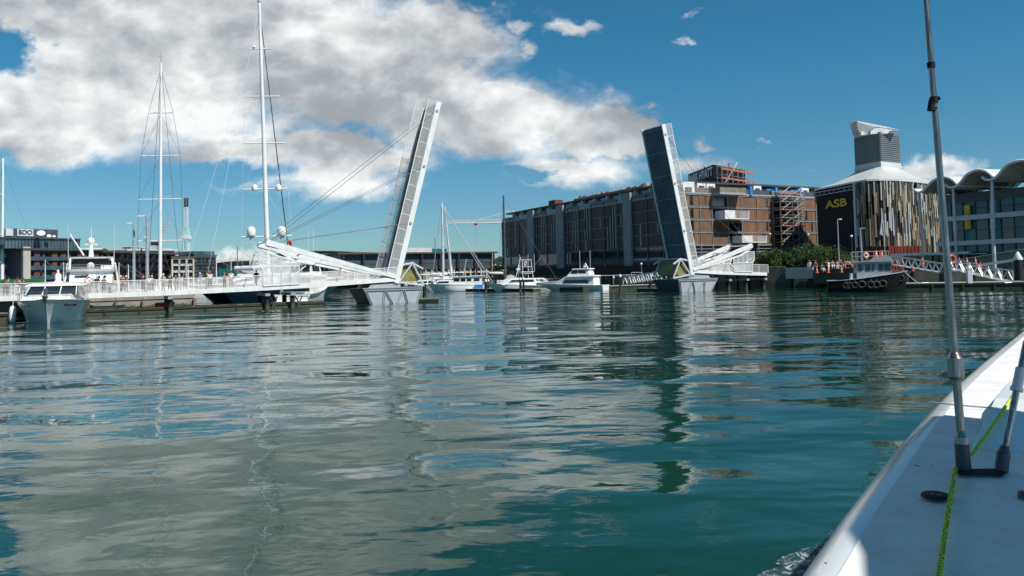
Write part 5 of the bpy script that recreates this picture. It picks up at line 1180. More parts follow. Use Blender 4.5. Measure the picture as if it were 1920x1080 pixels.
# work tug
tc = G(1704, 546.5); ts = G(1549, 548); Lt = (Vector((tc.x, tc.y, 0))-Vector((ts.x, ts.y, 0))).length
tg = boat('tug_boat', 'black hulled work tug with pale grey wheelhouse and a row of tyre fenders', 'tug', Vector((ts.x, ts.y, 0))+Vector((.8, 1.6, 0)), math.atan2(tc.y-ts.y, tc.x-ts.x)+.10)
h_, pr = hull('hull', tg, Lt, 3.9, 1.35, 2.5, 'black', flare=.95, rake=.04, tw=.92, fine=3.2, draft=.4, midk=.99)
k = Lt/10.2
MB().side(S_([(3.8, 1.3), (8.2, 1.65), (8.0, 3.55), (3.8, 3.55)]), 1.25, 1.2, 1.3, 3.55).build('wheelhouse', 'tuggrey', tg, False)
MB().side(S_([(3.2, 3.5), (8.4, 3.5), (8.1, 4.05), (6.2, 4.1), (5.6, 3.68), (3.2, 3.68)]), 1.45, 1.4).build('roof', 'tuggrey', tg, False)
for a0, a1 in ((4.0, 4.5), (4.9, 5.5), (5.7, 6.0), (6.5, 7.1), (7.25, 7.7), (7.75, 8.05)): MB().side(S_([(a0, 2.45), (a1, 2.45), (a1, 3.25), (a0, 3.25)]), 1.265, 1.225, 2.45, 3.25).build('window', 'glass', tg, False)
for y0, y1 in ((-1.0, -.1), (.1, 1.0)): MB().box(8.0*k, 8.16*k, y0, y1, 2.5, 3.3).build('window', 'glass', tg, False)
b = MB()
for x in (3.3, 3.9, 4.6, 5.3, 6.2, 7.0, 7.8): b.tube((x*k, -1.3, 3.7), (x*k, -1.3, 4.75), .03).tube((x*k, 1.3, 3.7), (x*k, 1.3, 4.75), .03)
for z in (4.2, 4.75):
    for y in (-1.3, 1.3): b.tube((3.3*k, y, z), (7.8*k, y, z), .03)
    b.tube((3.3*k, -1.3, z), (3.3*k, 1.3, z), .03).tube((7.8*k, -1.3, z), (7.8*k, 1.3, z), .03)
b.build('roof_rail', 'gal', tg, False)
MB().tube((4.6*k, -.2, 3.7), (4.5*k, -.2, 7.6), .11, .07).beam((4.45*k, -.2, 7.55), (5.1*k, -.2, 7.6), .12, .16).build('light_mast', 'gal', tg, False)
MB().tube((7.55*k, .2, 4.0), (7.45*k, .2, 8.2), .04).beam((7.3*k, .2, 5.4), (7.7*k, .2, 5.4), .04, .04).beam((7.3*k, .2, 6.2), (7.7*k, .2, 6.2), .04, .04).build('signal_mast', 'gal', tg, False)
MB().prism([(7.0*k, .2, 6.8), (7.5*k, .2, 6.6), (7.45*k, .2, 7.9), (7.3*k, .2, 8.7)], (0, .05, 0)).build('flag', 'white', tg, False)
o = thing('life_ring', 'orange life ring on the tug roof rail', 'life ring', wm(tg) @ Vector((5.0*k, -1.4, 4.3))); MB().torus((0, 0, 0), .3, .09, (0, 1, 0)).build('ring', 'orange', o, False); MB().torus((0, 0, 0), .3, .1, (0, 1, 0), n=4).build('band', 'white', o, False)
for i, (x, z, s) in enumerate(((2.3, .75, 1), (2.75, .72, 1), (3.4, .78, 1), (4.3, .85, 1.15), (5.4, .8, 1.15), (6.1, .8, 1.15), (6.9, .9, 1.15), (9.2, 1.5, 1.15))):
    w_ = [p for p in pr if p[0][0] >= x*k][0]; y = -(w_[1][1]+.14)
    o = thing('tyre_fender', ('first small tyre fender at the tug stern end', 'second small tyre fender from the tug stern', 'third small tyre fender from the tug stern', 'fourth tyre fender from the tug stern, below the wheelhouse windows', 'fifth tyre fender from the tug stern, hanging lowest', 'sixth tyre fender from the tug stern, overlapping its neighbour', 'seventh tyre fender from the tug stern, last before the gap', 'lone tyre fender high on the tug bow')[i], 'tyre', wm(tg) @ Vector((x*k, y, z)), tg.rotation_euler.z, 'tyre fenders along the tug')
    MB().torus((0, 0, 0), .31*s, .13*s, (0, 1, 0)).build('tyre', 'rubber', o, False); MB().beam((.03, .06, .3*s), (.12, .1, w_[0][2]-z), .05, .04).build('strap', 'purple', o, False)
MB().tube((3.0*k, -1.6, 1.1), (3.0*k, -1.6, 2.2), .16).build('vent', 'lgrey', tg, False)
mr = thing('mooring_rope', 'pale rope sagging from the tug bow to the dock cleat', 'rope', at(1692, 505, 93))
P_ = [at(1694+i*3.6, 506+ (26*(i/8)**.8), 93.5) for i in range(9)]; MB().path(P_, .05, 6).build('line', 'lwire', mr)
# kayak, small dinghies on the dock
ky = thing('kayak', 'red plastic kayak lying on the floating dock under the bridge', 'kayak', bp(-25.2, 1.8, .45), TH)
hull('hull', ky, 1.9, .75, .45, .5, 'red', draft=.02, tw=.4, rake=.1)
db = thing('dinghy', 'white upturned dinghy stored on the dock left of the kayak', 'dinghy', bp(-31, 1.6, .45), TH); hull('hull', db, 3.0, 1.0, .3, .35, 'offw', draft=.02, tw=.6)
gl = thing('seagull', 'white gull floating on the water below the bridge', 'bird', atz(438, 579, 0)); MB().ell((0, 0, .08), .3, .13, .13).ell((.25, 0, .24), .08, .07, .08, 8, 5).tube((.18, 0, .12), (.25, 0, .22), .05).tube((.3, 0, .24), (.4, 0, .22), .02, .005).build('body', 'white', gl, False)
b = MB().ell((-.08, 0, .14), .24, .12, .08); b.build('wing', 'lgrey', gl, False)
cn = thing('container', 'long low green container on the wharf behind the bridge end', 'container', (-60, 89, 1.55))
p, q_ = foot(-10, 86), foot(79, 88); F = Fac((p.x, p.y), (q_.x, q_.y)); b = MB(); F.box(b, 0, F.L, 1.55, h_at(40, 523, 87), -2.4, 0); b.build('body', 'green', cn); b = MB()
for i in range(30): F.box(b, i*F.L/30, i*F.L/30+.09, 1.7, h_at(40, 523, 87)-.15, 0, .05)
b.build('rib', 'green', cn)
# ------------------------------------------------------------------ lamp posts, cranes
def lamp(px, pyt, Y, zb_, label, r=.1, arm=-1.0, m='lgrey'):
    p = foot(px, Y, 480); zt_ = at(px, pyt, Y).z; o = thing('street_lamp', label, 'lamp post', (p.x, Y, zb_), 0, 'lamp posts')
    MB().tube((p.x, Y, zb_), (p.x-.0, Y, zt_), r, r*.6, n=10).build('pole', m, o)
    if arm: MB().tube((p.x, Y, zt_), (p.x+arm*.5, Y, zt_+.1), .05).build('arm', m, o); MB().beam((p.x+arm*.4, Y, zt_+.08), (p.x+arm*1.25, Y, zt_+.08), .3, .16).build('lamp_head', 'white', o)
    else: MB().ell((p.x, Y, zt_+.1), .22, .22, .2).build('lamp_head', 'white', o)
    return o
lamp(251, 420, 92, 1.55, 'shorter grey lamp post left of the two tall ones behind the bridge', .2, -.55, 'gal')
lamp(276, 406, 91, 1.55, 'taller grey lamp post right of the two behind the bridge', .22, -.8, 'gal')
lamp(1598, 444, 135, 2, 'thin dark lamp post before the black theatre block', .07, 0, 'dgrey'); lamp(1517, 441, 150, 2, 'thin dark lamp post rising from the trees in front of the hotel', .07, 0, 'dgrey')
lamp(1445, 440, 150, 2, 'thin dark lamp post left in the trees in front of the hotel', .06, 0, 'dgrey'); lamp(1573, 412, 122, 2, 'tall grey lamp post standing among the people on the quay', .1, .5, 'gal')
lamp(1202, 496, 140, 2, 'small globe lamp on the quay behind the zigzag gangway', .05, 0, 'gal'); lamp(944, 509, 180, 2, 'small globe lamp at the left corner of the hotel quay', .05, 0, 'dgrey')
def lattice(b, p, q, w, n, r=.09, up=(0, 1, 0)):
    p, q = Vector(p), Vector(q); d = (q-p).normalized(); u = Vector(up); a = d.cross(u).normalized()*w/2; c = a.cross(d).normalized()*w/2
    cs = [a+c, a-c, -a-c, c-a]
    for k in cs: b.tube(p+k, q+k, r, n=5)
    for i in range(n):
        s, e = p.lerp(q, i/n), p.lerp(q, (i+1)/n)
        for k in range(4): b.tube(s+cs[k], e+cs[(k+1) % 4], r*.6, n=4)
    return b
o = thing('tower_crane', 'white luffing crane with red jib tip standing upright behind the beige block', 'crane', foot(349, 300))
p = foot(350, 300); lattice(MB(), (p.x, 300, 2), tuple(at(349, 428, 300)), 1.7, 12, .09).build('tower', 'white', o)
lattice(MB(), tuple(at(349, 428, 300)), tuple(at(349, 388, 300)), 1.1, 9, .08).build('jib', 'white', o); lattice(MB(), tuple(at(349, 388, 300)), tuple(at(349, 371, 300)), 1.0, 4, .16).build('jib_tip', 'dbrown', o)
c = at(349, 445, 300); MB().box(c.x-1.6, c.x+1.6, 299, 301, c.z-.6, c.z+.6).build('cab', 'white', o)
o = thing('tower_crane', 'small distant crane with reddish cab and raised boom behind the ketch mast', 'crane', foot(296, 400)); p = foot(296, 400)
lattice(MB(), (p.x, 400, 2), tuple(at(296, 458, 400)), 1.6, 8, .2).build('tower', 'lgrey', o); c = at(294, 456, 400); MB().box(c.x-2.6, c.x+1.5, 399, 401, c.z-1, c.z+.6).build('cab', 'dbrown', o)
lattice(MB(), tuple(at(296, 456, 400)), tuple(at(318, 410, 400)), 1.0, 8, .12).build('jib', 'lgrey', o)
o = thing('tower_crane', 'white hammerhead crane with long level jib left of the hotel', 'crane', foot(960, 420)); p = foot(961, 420)
lattice(MB(), (p.x, 420, 2), tuple(at(961, 398, 420)), 2.0, 20, .2).build('tower', 'white', o)
lattice(MB(), tuple(at(961, 415, 420)), tuple(at(841, 416.5, 420)), 1.5, 34, .16, (0, 0, 1)).build('jib', 'white', o); MB().tube(at(960, 395, 420), at(895, 413, 420), .12).tube(at(960, 395, 420), at(990, 412, 420), .12).build('tie_bar', 'white', o)
lattice(MB(), tuple(at(961, 415, 420)), tuple(at(990, 414.5, 420)), 1.5, 8, .16, (0, 0, 1)).build('counter_jib', 'white', o); c = at(892, 420, 420); MB().box(c.x-.8, c.x+.8, 419.4, 420.6, c.z-.7, c.z+.3).tube(c, c-ZV*12, .05).build('trolley', 'red', o)
o = thing('mobile_crane', 'yellow crane boom showing over the apartment roof', 'crane', foot(192, 260)); MB().beam(at(188, 474, 260), at(195, 464, 260), 1.0, .9, .7, .6).build('boom', 'yellow', o); MB().tube(at(195, 464, 260), at(182, 457, 260), .12).build('cable', 'grey', o)
# ------------------------------------------------------------------ trees
def leafclump(rng, c, R, n, size):
    b = MB(); vs = []; fs = []
    for i in range(n):
        d = Vector((rng.gauss(0, 1), rng.gauss(0, 1), rng.gauss(0, 1))).normalized(); r = R*(rng.random()**.45)
        p = Vector(c)+Vector((d.x*r, d.y*r, d.z*r*.72)); u = Vector((rng.gauss(0, 1), rng.gauss(0, 1), rng.gauss(0, 1))).normalized(); v = u.cross(Vector((rng.gauss(0, 1), rng.gauss(0, 1), rng.gauss(0, 1)))).normalized(); s = size*rng.uniform(.6, 1.3)
        k = len(vs); vs += [p-u*s, p+v*s*.6, p+u*s, p-v*s*.6]; fs.append((k, k+1, k+2, k+3))
    return vs, fs
def tree(label, px, Y, pyt, w, m='leaf', z0=2.0, seed=1, cat='tree', name='broadleaf_tree', dens=1.0, trunk=.22):
    rng = random.Random(seed); p = foot(px, Y); H = at(px, pyt, Y).z-z0; R = w/2; o = thing(name, label, cat, (p.x, Y, z0), 0, 'quayside trees')
    b = MB(); nb = 7
    for i in range(nb):
        a = i*math.tau/nb+rng.random(); r = R*.5*rng.uniform(.6, 1.1); b.tube((0, 0, H*.16), (math.cos(a)*r, math.sin(a)*r, H*rng.uniform(.45, .7)), trunk*.5, trunk*.15, n=6)
    b.tube((0, 0, -.1), (0, 0, H*.3), trunk, trunk*.7, n=9).build('trunk', 'bark', o, False)
    c = MB(); N = int(34*dens)
    for i in range(N):
        a = rng.random()*math.tau; rr_ = R*math.sqrt(rng.random())*.82; zz = H*(.18+.68*math.sqrt(max(0, 1-(rr_/R)**2))*rng.uniform(.35, 1.0)); cr = R*rng.uniform(.18, .36)*(1.25 if i % 9 == 0 else 1)
        vs, fs = leafclump(rng, (math.cos(a)*rr_, math.sin(a)*rr_, min(zz, H-cr*.7)), cr, int(190), .15)
        c.add(vs, fs)
    c.build('crown', m, o, False); return o
for i, (px, Y, pt, w, m, lab) in enumerate(((1432, 150, 471, 9, 'leaf2', 'dark low tree behind the far bridge screen, leftmost of the quay row'), (1462, 146, 464, 9, 'leaf', 'rounded green tree just right of the far bridge screen'), (1490, 148, 469, 8, 'leaf2', 'wide dark green tree below the stair scaffold'), (1522, 145, 454, 11, 'leaf', 'largest bright green tree on the quay, highest crown'),
     (1558, 146, 460, 9, 'leaf', 'rounded green tree behind the seated people'), (1584, 150, 469, 8, 'leaf', 'green tree left of the dark theatre block'), (1603, 156, 466, 6, 'leaf2', 'small dark tree touching the rusty wall'), (1388, 160, 472, 9, 'leaf2', 'dark tree seen under the far counter arm'), (1362, 165, 478, 8, 'leaf2', 'low dark tree behind the far counter arm, nearest the leaf'))):
    tree(lab, px, Y, pt, w, m, seed=20+i)
tree('far green tree at the foot of the hillside houses', 937, 300, 492, 9, 'leaf', seed=41, dens=.6); tree('lower far tree beside the hotel left corner', 942, 250, 506, 8, 'leaf2', seed=42, dens=.6); tree('dark small tree at the quay below the hotel left end', 932, 295, 510, 6, 'leaf2', seed=43, dens=.5)
def cabbage(px, Y, pyt, label, seed):
    rng = random.Random(seed); p = foot(px, Y); o = thing('spiky_palm', label, 'palm', (p.x, Y, 2), 0, 'spiky palms'); z = at(px, pyt, Y).z-2
    MB().tube((0, 0, 0), (0, 0, z*.4), .18, .12).build('trunk', 'bark', o, False); b = MB()
    for i in range(70):
        a = rng.random()*math.tau; e = rng.uniform(.1, 1.3); L_ = z*.62*rng.uniform(.8, 1.1); d = Vector((math.cos(a)*math.cos(e), math.sin(a)*math.cos(e), math.sin(e))); s = d.cross(ZV).normalized()*.07
        A = Vector((0, 0, z*.4)); Bm = A+d*L_*.6; C_ = A+d*L_-ZV*L_*.12; b.add([A-s, A+s, Bm+s, Bm-s, C_], [(0, 1, 2, 3), (3, 2, 4)])
    b.build('fronds', 'leaf', o, False)
cabbage(1511, 121, 473, 'spiky palm in front of the tree beside the pale seat wall', 5); cabbage(1494, 122, 478, 'lower spiky palm left of the other one by the seat wall', 6)
# ------------------------------------------------------------------ people
def skin_mesh(name, pts, edges, radii, m, root=0, sub=1):
    me = bpy.data.meshes.new(name); me.from_pydata(pts, edges, []); o = bpy.data.objects.new(name, me); SC.collection.objects.link(o)
    md = o.modifiers.new('s', 'SKIN'); md.use_smooth_shade = True
    if sub: o.modifiers.new('u', 'SUBSURF').levels = sub
    for i, r in enumerate(radii): me.skin_vertices[0].data[i].radius = r if isinstance(r, tuple) else (r, r)
    me.skin_vertices[0].data[root].use_root = True
    dg = bpy.context.evaluated_depsgraph_get(); dg.update(); n = bpy.data.meshes.new_from_object(o.evaluated_get(dg)); bpy.data.objects.remove(o); n.materials.clear(); n.materials.append(M[m]); n.name = name; return n
def pose(kind):
    """joints in metres, facing +Y"""
    J = dict(pel=(0, 0, .95), wa=(0, .0, 1.12), ch=(0, -.01, 1.34), nk=(0, 0, 1.49), hb=(0, .02, 1.57), hd=(0, .02, 1.66), ht=(0, .01, 1.74))
    for s, n in ((-1, 'l'), (1, 'r')):
        J.update({'hip'+n: (s*.1, 0, .92), 'kn'+n: (s*.11, .02, .5), 'an'+n: (s*.12, -.02, .09), 'to'+n: (s*.14, .16, .04), 'sh'+n: (s*.19, 0, 1.42), 'el'+n: (s*.26, -.03, 1.14), 'wr'+n: (s*.25, .1, .9), 'ha'+n: (s*.24, .15, .82)})
    if kind == 'lean':
        for k, dy, dz in (('wa', .05, 0), ('ch', .2, -.06), ('nk', .3, -.08), ('hb', .36, -.08), ('hd', .38, -.07), ('ht', .38, -.05)): x, y, z = J[k]; J[k] = (x, y+dy, z+dz)
        for s, n in ((-1, 'l'), (1, 'r')): J['sh'+n] = (s*.19, .26, 1.35); J['el'+n] = (s*.25, .34, 1.1); J['wr'+n] = (s*.1, .52, 1.12); J['ha'+n] = (s*.02, .55, 1.13)
    if kind == 'walk':
        J['knl'] = (-.1, .2, .53); J['anl'] = (-.1, .28, .1); J['tol'] = (-.11, .44, .07); J['knr'] = (.1, -.06, .5); J['anr'] = (.1, -.32, .14); J['tor'] = (.11, -.2, .04)
        J['ell'] = (-.26, -.14, 1.17); J['wrl'] = (-.26, -.08, .93); J['hal'] = (-.25, -.04, .85); J['elr'] = (.26, .06, 1.15); J['wrr'] = (.25, .26, 1.0); J['har'] = (.24, .32, .95)
    if kind == 'sit':
        for k in J: x, y, z = J[k]; J[k] = (x, y, z-.48)
        for s, n in ((-1, 'l'), (1, 'r')): J['kn'+n] = (s*.14, .42, .5); J['an'+n] = (s*.14, .5, .08); J['to'+n] = (s*.15, .66, .04); J['wr'+n] = (s*.18, .3, .58); J['ha'+n] = (s*.15, .38, .56); J['el'+n] = (s*.25, .08, .68)
    return J
RAD = dict(pel=(.135, .11), wa=(.12, .095), ch=(.15, .11), nk=.055, hb=.07, hd=.098, ht=.06, hip=.095, kn=.062, an=.043, to=.035, sh=.062, el=.043, wr=.03, ha=.038)
def person_mesh(kind):
    J = pose(kind); names = list(J); idx = {k: i for i, k in enumerate(names)}
    E_ = [('pel', 'wa'), ('wa', 'ch'), ('ch', 'nk'), ('nk', 'hb'), ('hb', 'hd'), ('hd', 'ht')]
    for n in 'lr': E_ += [('pel', 'hip'+n), ('hip'+n, 'kn'+n), ('kn'+n, 'an'+n), ('an'+n, 'to'+n), ('ch', 'sh'+n), ('sh'+n, 'el'+n), ('el'+n, 'wr'+n), ('wr'+n, 'ha'+n)]
    def rad(k): return RAD.get(k) or RAD[k[:-1]]
    body = skin_mesh('body', [J[k] for k in names], [(idx[a], idx[b]) for a, b in E_], [rad(k) for k in names], 'skin')
    def sub(keys, edges, grow, m, nm, ends=None):
        ii = {k: i for i, k in enumerate(keys)}; P_ = [Vector(J[k]) for k in keys]
        for k, (tgt, f_) in (ends or {}).items(): P_[ii[k]] = Vector(J[k]).lerp(Vector(J[tgt]), f_)
        R_ = [tuple(x+grow for x in (rad(k) if isinstance(rad(k), tuple) else (rad(k),)*2)) for k in keys]
        return skin_mesh(nm, [tuple(p) for p in P_], [(ii[a], ii[b]) for a, b in edges], R_, m)
    shirt = sub(['pel', 'wa', 'ch', 'shl', 'ell', 'shr', 'elr'], [('pel', 'wa'), ('wa', 'ch'), ('ch', 'shl'), ('shl', 'ell'), ('ch', 'shr'), ('shr', 'elr')], .018, 'white', 'shirt', {'ell': ('shl', .25), 'elr': ('shr', .25)})
    tro = sub(['pel', 'hipl', 'knl', 'anl', 'hipr', 'knr', 'anr'], [('pel', 'hipl'), ('hipl', 'knl'), ('knl', 'anl'), ('pel', 'hipr'), ('hipr', 'knr'), ('knr', 'anr')], .02, 'dgrey', 'trousers', {'anl': ('knl', .15), 'anr': ('knr', .15)})
    h = Vector(J['hd']); b = MB().ell((h.x, h.y-.015, h.z+.035), .108, .118, .1, 12, 7); hair = b.build('hair', 'hair'); hm = hair.data; bpy.data.objects.remove(hair)
    f_ = MB().ell((h.x, h.y+.105, h.z-.01), .018, .022, .028, 6, 4).ell((h.x-.04, h.y+.088, h.z+.02), .014, .012, .01, 6, 4).ell((h.x+.04, h.y+.088, h.z+.02), .014, .012, .01, 6, 4); fo = f_.build('face', 'skin'); fm = fo.data; bpy.data.objects.remove(fo)
    return dict(body=body, shirt=shirt, trousers=tro, hair=hm, face=fm)
PM = {k: person_mesh(k) for k in ('stand', 'lean', 'walk', 'sit')}
for n, c in (('c_white', (.75, .75, .76)), ('c_navy', (.02, .03, .07)), ('c_black', (.015, .015, .018)), ('c_red', (.42, .03, .03)), ('c_blue', (.12, .26, .5)), ('c_grey', (.25, .26, .28)), ('c_tan', (.4, .3, .2)), ('c_denim', (.06, .1, .2)), ('c_pink', (.5, .2, .22)), ('c_hiviz', (.8, .85, .05)), ('c_aqua', (.3, .55, .55)), ('c_orange', (.8, .16, .03)), ('c_maroon', (.16, .02, .03)), ('h_fair', (.3, .2, .1)), ('h_cap', (.7, .7, .7))): M[n] = mat(n, c, .8, var=.06)
def person(label, kind, loc, rz, shirt, tro, hair='hair', group='people on the bridge', s=1.0):
    o = thing('person', label, 'person', loc, rz, group); o.scale = (s, s, s)
    for k, me in PM[kind].items():
        c = bpy.data.objects.new(k, me); SC.collection.objects.link(c); c.parent = o
        m = {'shirt': shirt, 'trousers': tro, 'hair': hair}.get(k)
        if m: c.material_slots[0].link = 'OBJECT'; c.material_slots[0].material = M[m]
    return o
rng = random.Random(31)
CN = dict(c_white='white', c_navy='navy', c_black='black', c_red='red', c_blue='blue', c_grey='grey', c_tan='tan', c_denim='denim', c_pink='pink', c_aqua='pale green', c_maroon='maroon', c_orange='orange')
PB = [(10, 'lean', 'c_navy', 'c_maroon', .9), (16, 'stand', 'c_blue', 'c_denim', 2.6), (33, 'lean', 'c_pink', 'c_white', .8), (43, 'lean', 'c_navy', 'c_black', 1.2), (162, 'stand', 'c_white', 'c_tan', .8), (168, 'stand', 'c_white', 'c_tan', 3.2), (183, 'walk', 'c_black', 'c_grey', 2), (195, 'walk', 'c_navy', 'c_black', 1.5), (213, 'stand', 'c_tan', 'c_white', 3.8),
      (226, 'stand', 'c_black', 'c_black', 1.0), (231, 'stand', 'c_red', 'c_black', 3.0), (236, 'lean', 'c_black', 'c_grey', 1.5), (268, 'stand', 'c_black', 'c_black', 2.2), (280, 'stand', 'c_white', 'c_grey', 1.2), (285, 'stand', 'c_grey', 'c_denim', 3.4), (306, 'stand', 'c_aqua', 'c_tan', .9), (318, 'stand', 'c_black', 'c_black', 2.8), (329, 'stand', 'c_black', 'c_grey', 1.0), (335, 'stand', 'c_blue', 'c_grey', 2.2),
      (347, 'lean', 'c_blue', 'c_tan', 1.2), (375, 'stand', 'c_blue', 'c_white', 1.5), (388, 'stand', 'c_navy', 'c_grey', 1.0), (393, 'walk', 'c_white', 'c_black', 2.4), (422, 'stand', 'c_maroon', 'c_black', 1.8), (434, 'stand', 'c_white', 'c_grey', 1.4), (480, 'walk', 'c_black', 'c_denim', 2.4)]
LB = ['leaning at the far left end', 'by the rail above the green container end', 'bent forward just left of the cruiser', 'bending behind the cruiser windscreen', 'near rail, before the motor yacht', 'far rail, before the motor yacht', 'walking before the motor yacht', 'striding right of the motor yacht group', 'far rail, right of the outrigger',
      'leftmost of the trio left of the lamps', 'middle of the trio left of the lamps', 'last of the trio left of the lamps', 'between the two lamp posts', 'right under the taller lamp post', 'just right of the taller lamp post', 'right of the ketch mast', 'before the beige block, on its left', 'before the beige block, middle one', 'before the beige block, on its right',
      'leaning on the rail above the first pile', 'before the glass office left part', 'before the glass office right part', 'walking just right of the glass office', 'before the green glass hall, left of a pair', 'before the green glass hall, right of a pair', 'walking behind the mesh screen']
for i, ((px, kd, s_, t_, v), lb_) in enumerate(zip(PB, LB)):
    # find u on the deck line for this picture column
    best = min((abs((lambda q: (q-cam.matrix_world.translation).dot(RT)/(q-cam.matrix_world.translation).dot(FW)*FPX+960)(bp(u/10, v, 2.3))-px), u/10) for u in range(-395, -80))[1]
    z = ZL(best)+.43
    person('person in %s top and %s trousers, %s' % (CN[s_], CN[t_], lb_), kd, bp(best, v, z), rng.choice((TH, TH+math.pi, TH+math.pi*.5, TH-math.pi/2, TH+2.5)) if kd != 'lean' else TH+math.pi, s_, t_, rng.choice(('hair', 'hair', 'h_fair', 'h_cap')), s=rng.uniform(.92, 1.05))
QP = [(1518, 'sit', 'c_white', 'c_blue', 2.75, 'sitting beside the seat wall'), (1529, 'stand', 'c_red', 'c_denim', 2.2, 'by the seat wall end'), (1541, 'sit', 'c_black', 'c_white', 2.3, 'sitting low on the quay steps'), (1549, 'stand', 'c_black', 'c_black', 2.2, 'standing centre of the quay group'), (1553, 'stand', 'c_white', 'c_white', 2.2, 'standing beside the dark dressed one'), (1561, 'sit', 'c_grey', 'c_white', 2.75, 'sitting right of the standing pair'), (1570, 'stand', 'c_pink', 'c_white', 2.2, 'left of the tall quay lamp post'), (1577, 'stand', 'c_black', 'c_tan', 2.2, 'right of the tall quay lamp post'), (1584, 'sit', 'c_pink', 'c_tan', 2.75, 'on the step, third from the tug'), (1589, 'sit', 'c_tan', 'c_black', 2.75, 'on the step, second from the tug'), (1594, 'sit', 'c_pink', 'c_grey', 2.75, 'on the step, nearest the tug'), (1601, 'stand', 'c_red', 'c_navy', 2.2, 'standing just left of the tug wheelhouse')]
for px, kd, s_, t_, z, lb_ in QP:
    p = foot(px, 117 if kd != 'sit' else 115.2, 500); person('person in %s top and %s trousers, %s' % (CN[s_], CN[t_], lb_), kd, (p.x, p.y, z), math.pi+rng.uniform(-.7, .7), s_, t_, rng.choice(('hair', 'h_fair', 'h_cap')), 'people on the right quay')
for px, Y, z, lab in ((1320.5, 236, 32.3, 'worker in yellow vest on the black roof box, left'), (1367, 232, 32.3, 'worker in red jacket on the black roof box, right')):
    p = foot(px, Y, 305); person(lab, 'stand', (p.x, p.y, z), math.pi, 'c_hiviz' if px < 1340 else 'c_red', 'c_black', 'h_cap', 'workers on the hotel roof')
p = foot(1730, 117, 490); person('worker in orange jacket standing before the white canopy', 'stand', (p.x, 117, 2.2), math.pi, 'c_orange', 'c_orange', 'h_cap', 'workers on the right quay')
# ------------------------------------------------------------------ traffic cones, rings, lockers
def cone(px, py, Y, z, lab, h=.9):
    p = foot(px, Y, 490); o = thing('traffic_cone', lab, 'traffic cone', (p.x, Y, z), 0, 'traffic cones')
    MB().lathe((0, 0, 0), [(.19*h, .05), (.13*h, .35*h), (.12*h, .4*h)], 12).lathe((0, 0, 0), [(.1*h, .58*h), (.04*h, .98*h), (.001, h)], 12).build('body', 'orange', o, False)
    MB().lathe((0, 0, 0), [(.12*h, .4*h), (.1*h, .58*h)], 12).build('band', 'white', o, False); MB().box(-.24*h, .24*h, -.24*h, .24*h, 0, .05).build('base', 'orange', o, False)
for px, py, Y, z, lab in ((1531, 508, 113.6, 2.2, 'cone at the left end of the quay steps'), (1552.5, 508, 113, 2.2, 'cone in the middle of the quay steps'), (1577, 508, 112.4, 2.2, 'cone at the right end of the quay steps'), (1711, 500, 112, 2.2, 'cone behind the upper truss gangway'), (1799, 492, 115, 3.0, 'leftmost cone of the three behind the lower gangway'), (1813, 492, 115, 3.0, 'middle cone of the three behind the lower gangway'), (1829, 492, 115, 3.0, 'rightmost cone of the three behind the lower gangway'), (1838, 498, 114, 2.3, 'small cone half hidden right of the group of three')):
    cone(px, py, Y, z, 'orange '+lab, .95)
for i in (0, 1):
    c = wm(tg) @ Vector(((6.4, 7.1)[i]*k, 0, 4.0+.1)); o = thing('traffic_cone', ('orange cone on the tug roof, left one', 'orange cone on the tug roof, right one')[i], 'traffic cone', c, 0, 'traffic cones'); MB().lathe((0, 0, 0), [(.22, 0), (.04, .8), (.001, .82)], 10).build('body', 'orange', o, False); MB().lathe((0, 0, 0), [(.145, .35), (.1, .52)], 10).build('band', 'white', o, False)
for px, py, Y, lab, r in ((1785, 486, 112, 'orange life ring on a post before the glass hall', .55),):
    c = at(px, py, Y); o = thing('life_ring', lab, 'life ring', c); MB().torus((0, 0, 0), r, .14, (.3, -1, 0)).build('ring', 'orange', o, False); MB().tube((.0, .2, r), (0, .2, -2.6), .06).build('post', 'gal', o, False)
c = atz(1818, 531, .75); o = thing('power_pedestal', 'grey power pedestal on the right hand dock', 'pedestal', (c.x, c.y, .75)); MB().box(-.28, .28, -.2, .2, 0, 1.65).build('cabinet', 'lgrey', o, False); MB().box(-.32, .32, -.24, .24, 1.65, 1.75).build('lid', 'white', o, False)
c = atz(1783, 529, .75); o = thing('dock_block', 'dark grey concrete block on the dock under the gangways', 'block', (c.x, c.y, .75)); MB().box(-1.0, 1.0, -.5, .5, 0, 1.35).build('body', 'dconc', o, False); MB().box(-1.05, 1.05, -.55, .55, 1.35, 1.43).build('cap', 'conc', o, False)
for i, px in enumerate((1735, 1890)):
    c = atz(px, 533, .75); o = thing('cleat', ('steel cleat on the dock at the end of the rope', 'steel cleat on the dock near the big capped pile')[i], 'cleat', (c.x, c.y, .75), 0, 'dock cleats'); MB().tube((-.35, 0, .16), (.35, 0, .16), .06).tube((-.15, 0, 0), (-.15, 0, .16), .06).tube((.15, 0, 0), (.15, 0, .16), .06).build('horn', 'steel', o, False)

